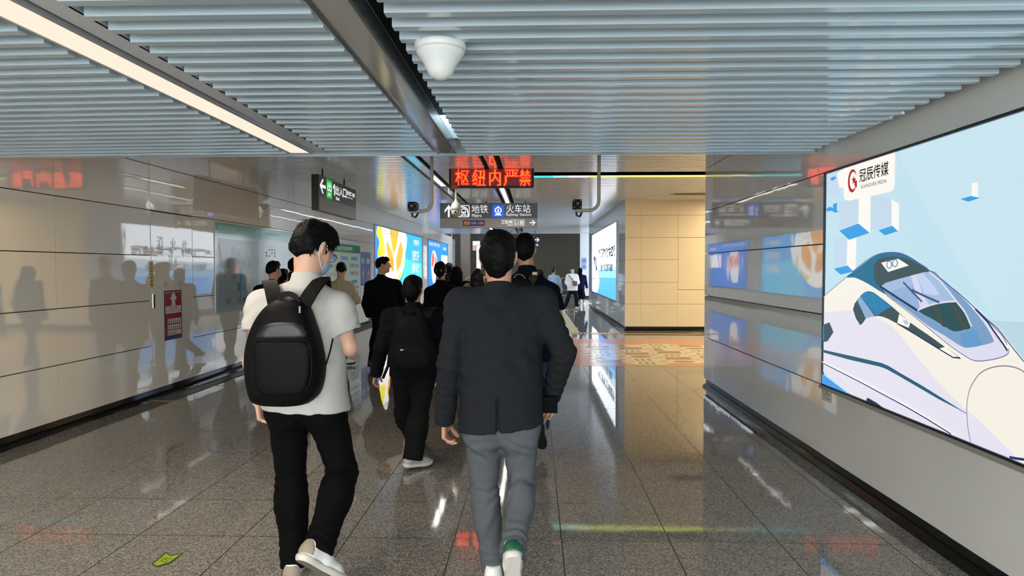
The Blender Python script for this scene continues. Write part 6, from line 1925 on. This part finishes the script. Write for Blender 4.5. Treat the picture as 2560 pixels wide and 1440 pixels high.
# ---------------------------------------------------------------- the walkers further on
BLK = cloth('black_jacket', (6, 6, 7)); BLKT = cloth('black_trousers', (3, 3, 3)); DSH = mat('shoe_black', (14, 14, 15), rough=.5)
def walker(label, B, topm, legm=None, topname='jacket', hair='short', hairm=None, skin=None, g=.02, sleeve='long', hem=None, hh=.009, h=.014, shoes=None, shoe_sole=None, collar=.02, hairkw={}, legs=True, topkw={}, toes=(0, 0), hands={}, hand_h=None, pitches=(0, 0)):
    R_ = person(B, label)
    make_body(B, R_, skin or SKIN, h=h, hh=hh, hands=hands, hand_h=hand_h)
    (hair_short if hair == 'short' else hair_long)(B, R_, hairm or HAIR, h=hh*1.05, **hairkw)
    top_wear(B, R_, topname, topm, h=h*.95, g=g, hem=hem, sleeve=sleeve, collar=collar, **topkw)
    if legs: trousers(B, R_, 'trousers', legm or BLKT, h=h*.95, g=.014)
    for i, sd in enumerate('LR'):
        shoe(B, R_, sd, toe=toes[i], pitch=pitches[i], upper=shoes or DSH, sole=shoe_sole or BLKS, h=.009)
    return R_

B = Body((958, 663), 10.3, face=26, head_yaw=78, head_pitch=2, neck=(953, 692), shL=(926, 716), shR=(990, 712, .08), elL=(916, 760), wrL=(924, 788, .1), elR=(1004, 762, .1), wrR=(998, 800, .18), hipL=(950, 800), hipR=(978, 800), stride=.14)
walker('person in a black jacket with head turned right before the starfish screen', B, BLK, g=.034, hem=at(0, 800, 10.3).z, collar=.03, hh=.006, h=.013, hand_h=.006, hairkw=dict(tufts=120, tuft_len=.02, grow=.0, fade=.008, nape=-.04, top=.008))
B = Body((853, 674), 10.65, face=-20, neck=(851, 699), shL=(829, 716, .04), shR=(873, 716), elL=(818, 752, .1), wrL=(838, 762, .28), elR=(892, 750, .03), wrR=(868, 763, .26), hipL=(843, 802), hipR=(866, 802), knR=(862, 850, .0), anR=(857, 899, -.1), knL=(838, 848, .2), anL=(835, 880, .5))
walker('person in a beige sweater and black trousers facing the notice board', B, cloth('beige_sweater', (176, 158, 132)), topname='sweater', hem=at(0, 812, 10.65).z, g=.026, h=.013, shoes=mat('shoe_cream', (206, 198, 176), rough=.6), toes=(10, 85), hairkw=dict(grow=-.003, fade=.008, top=.0, nape=-.04))
B = Body((684, 675), 9.0, face=8, head_yaw=24, neck=(684, 703), shL=(648, 726), shR=(722, 726), elL=(634, 785), wrL=(640, 835, .1), elR=(738, 785), wrR=(734, 835, .1), hipL=(667, 840), hipR=(705, 840))
r7 = walker('person in black with a face mask half hidden left of the white polo', B, BLK, hem=at(0, 850, 9.0).z, h=.014, hairkw=dict(grow=.002, top=.004, nape=-.05))
face_mask(B, r7, loop=False)
B = Body((708, 692), 9.9, face=0)
walker('person with round dark hair just behind the masked person in black', B, BLK, h=.016)
B = Body((734, 665), 11.0, face=0)
walker('person of whom only dark hair shows beside the neck of the man in the polo', B, cloth('dark_grey_top', (30, 30, 33)), h=.016)
B = Body((1101, 675), 9.2, face=2, female=True, neck=(1102, 704), shL=(1074, 730), shR=(1134, 730), elL=(1064, 792), wrL=(1068, 838, .1), elR=(1147, 792), wrR=(1144, 838, .1), hipL=(1088, 830), hipR=(1120, 830))
r10 = walker('person in a black suit with hair tied in a low bun', B, BLK, h=.013, g=.016, hair='long', hairkw=dict(bun=True, length=.0), hh=.007, topkw=dict(pad=.008))
mb = MB(); pq_ = head_pt(B, 0, -.115, -.008); ring = [pq_ + B.hr*(.034*math.cos(t/16*math.tau)) + B.hu*(.018*math.sin(t/16*math.tau)) - B.hf*.012 for t in range(17)]
mb.tube(ring, .009, mat('grey_scrunchie', (110, 108, 112), rough=.7), 8, caps=False); mb.build('hair_tie', r10)
B = Body((1142, 684), 10.2, face=4, female=True, neck=(1144, 708))
walker('person with long straight black hair beside the low bun', B, BLK, h=.014, hair='long', hairkw=dict(length=.36, sway=.02))
B = Body((1194, 690), 9.8, face=3, female=True, neck=(1196, 716))
walker('person with long dark hair over a straw-coloured top, left of the suit collar', B, cloth('straw_top', (186, 156, 108)), topname='top', h=.014, hair='long', hairm=HAIR_B, hairkw=dict(length=.16))
B = Body((1122, 674), 13.0, face=0)
walker('person whose dark head shows between the low bun and the long straight hair', B, cloth('dark_grey_top', (30, 30, 33)), h=.016)
# woman in white coming toward the viewer
B = Body((1431, 676), 25.3, face=192, head_yaw=196, female=True, neck=(1431, 685.5), shL=(1440, 691), shR=(1421.5, 691), elR=(1417.5, 706), wrR=(1425, 717, -.1), elL=(1444, 706), wrL=(1434, 705, -.2),
         hipR=(1426, 727), hipL=(1437, 727), knR=(1420, 745, -.05), anR=(1413.5, 765, .2), knL=(1441, 748, -.1), anL=(1441.5, 767, -.12))
WSH = cloth('white_sweatshirt', (232, 232, 230))
walker('person in a white sweatshirt walking toward us at the far end', B, WSH, legm=cloth('navy_trousers', (20, 24, 36)), topname='sweatshirt', h=.016, hh=.012, g=.05, hem=at(0, 725, 25.3).z, hair='long', hairm=HAIR_B, skin=SKIN_L, shoes=WHT, shoe_sole=SOLEW, hairkw=dict(length=.05), toes=(0, 0), pitches=(0, 25))
bg = empty('shoulder_bag', tuple(at(1440, 708, 25.0)), 'small crossbody bag on the person in the white sweatshirt', 'bag')
mb = MB(); q = at(1437.5, 708, 25.02); mb.box((q.x - .08, 24.98, q.z - .10), (q.x + .08, 25.05, q.z + .08), mat('bag_brown', (120, 84, 76), rough=.6), .02); mb.build('pouch', bg)
band([at(1421, 688, 25.10), at(1428, 696, 25.03), at(1435, 704, 25.02)], Vector((0, -1, 0)), .03, .012, mat('bag_strap', (70, 56, 52), rough=.6)).build('strap', bg)
B = Body((1451.5, 676), 28.2, face=24, female=True, neck=(1452.5, 686), shL=(1444, 692), shR=(1462, 692), elR=(1465, 707), wrR=(1467.5, 720, .0), elL=(1442, 706), wrL=(1441, 707, .2))
r15 = walker('person in a navy jacket and long black skirt with long hair at the far right', B, cloth('navy_jacket', (22, 30, 72)), h=.018, hh=.013, hem=at(0, 722, 28.2).z, hair='long', hairkw=dict(length=.25, sway=-.05), shoes=WHT, shoe_sole=SOLEW, legs=False)
skirt(B, r15, cloth('black_skirt', (7, 7, 8)), at(0, 745, 28.2).z, .14, .25)
B = Body((1384, 677), 27.0, face=30, female=True, neck=(1384, 687), shL=(1376, 693), shR=(1394, 693), elR=(1400, 710), wrR=(1404, 727, .1))
walker('person in a pale blue shirt seen from behind at the far end', B, cloth('pale_blue_shirt', (150, 170, 192)), legm=cloth('navy_trousers', (20, 24, 36)), topname='shirt', h=.018, hh=.013, g=.035, hem=at(0, 735, 27).z, hairkw=dict(grow=.01), hairm=HAIR_B)
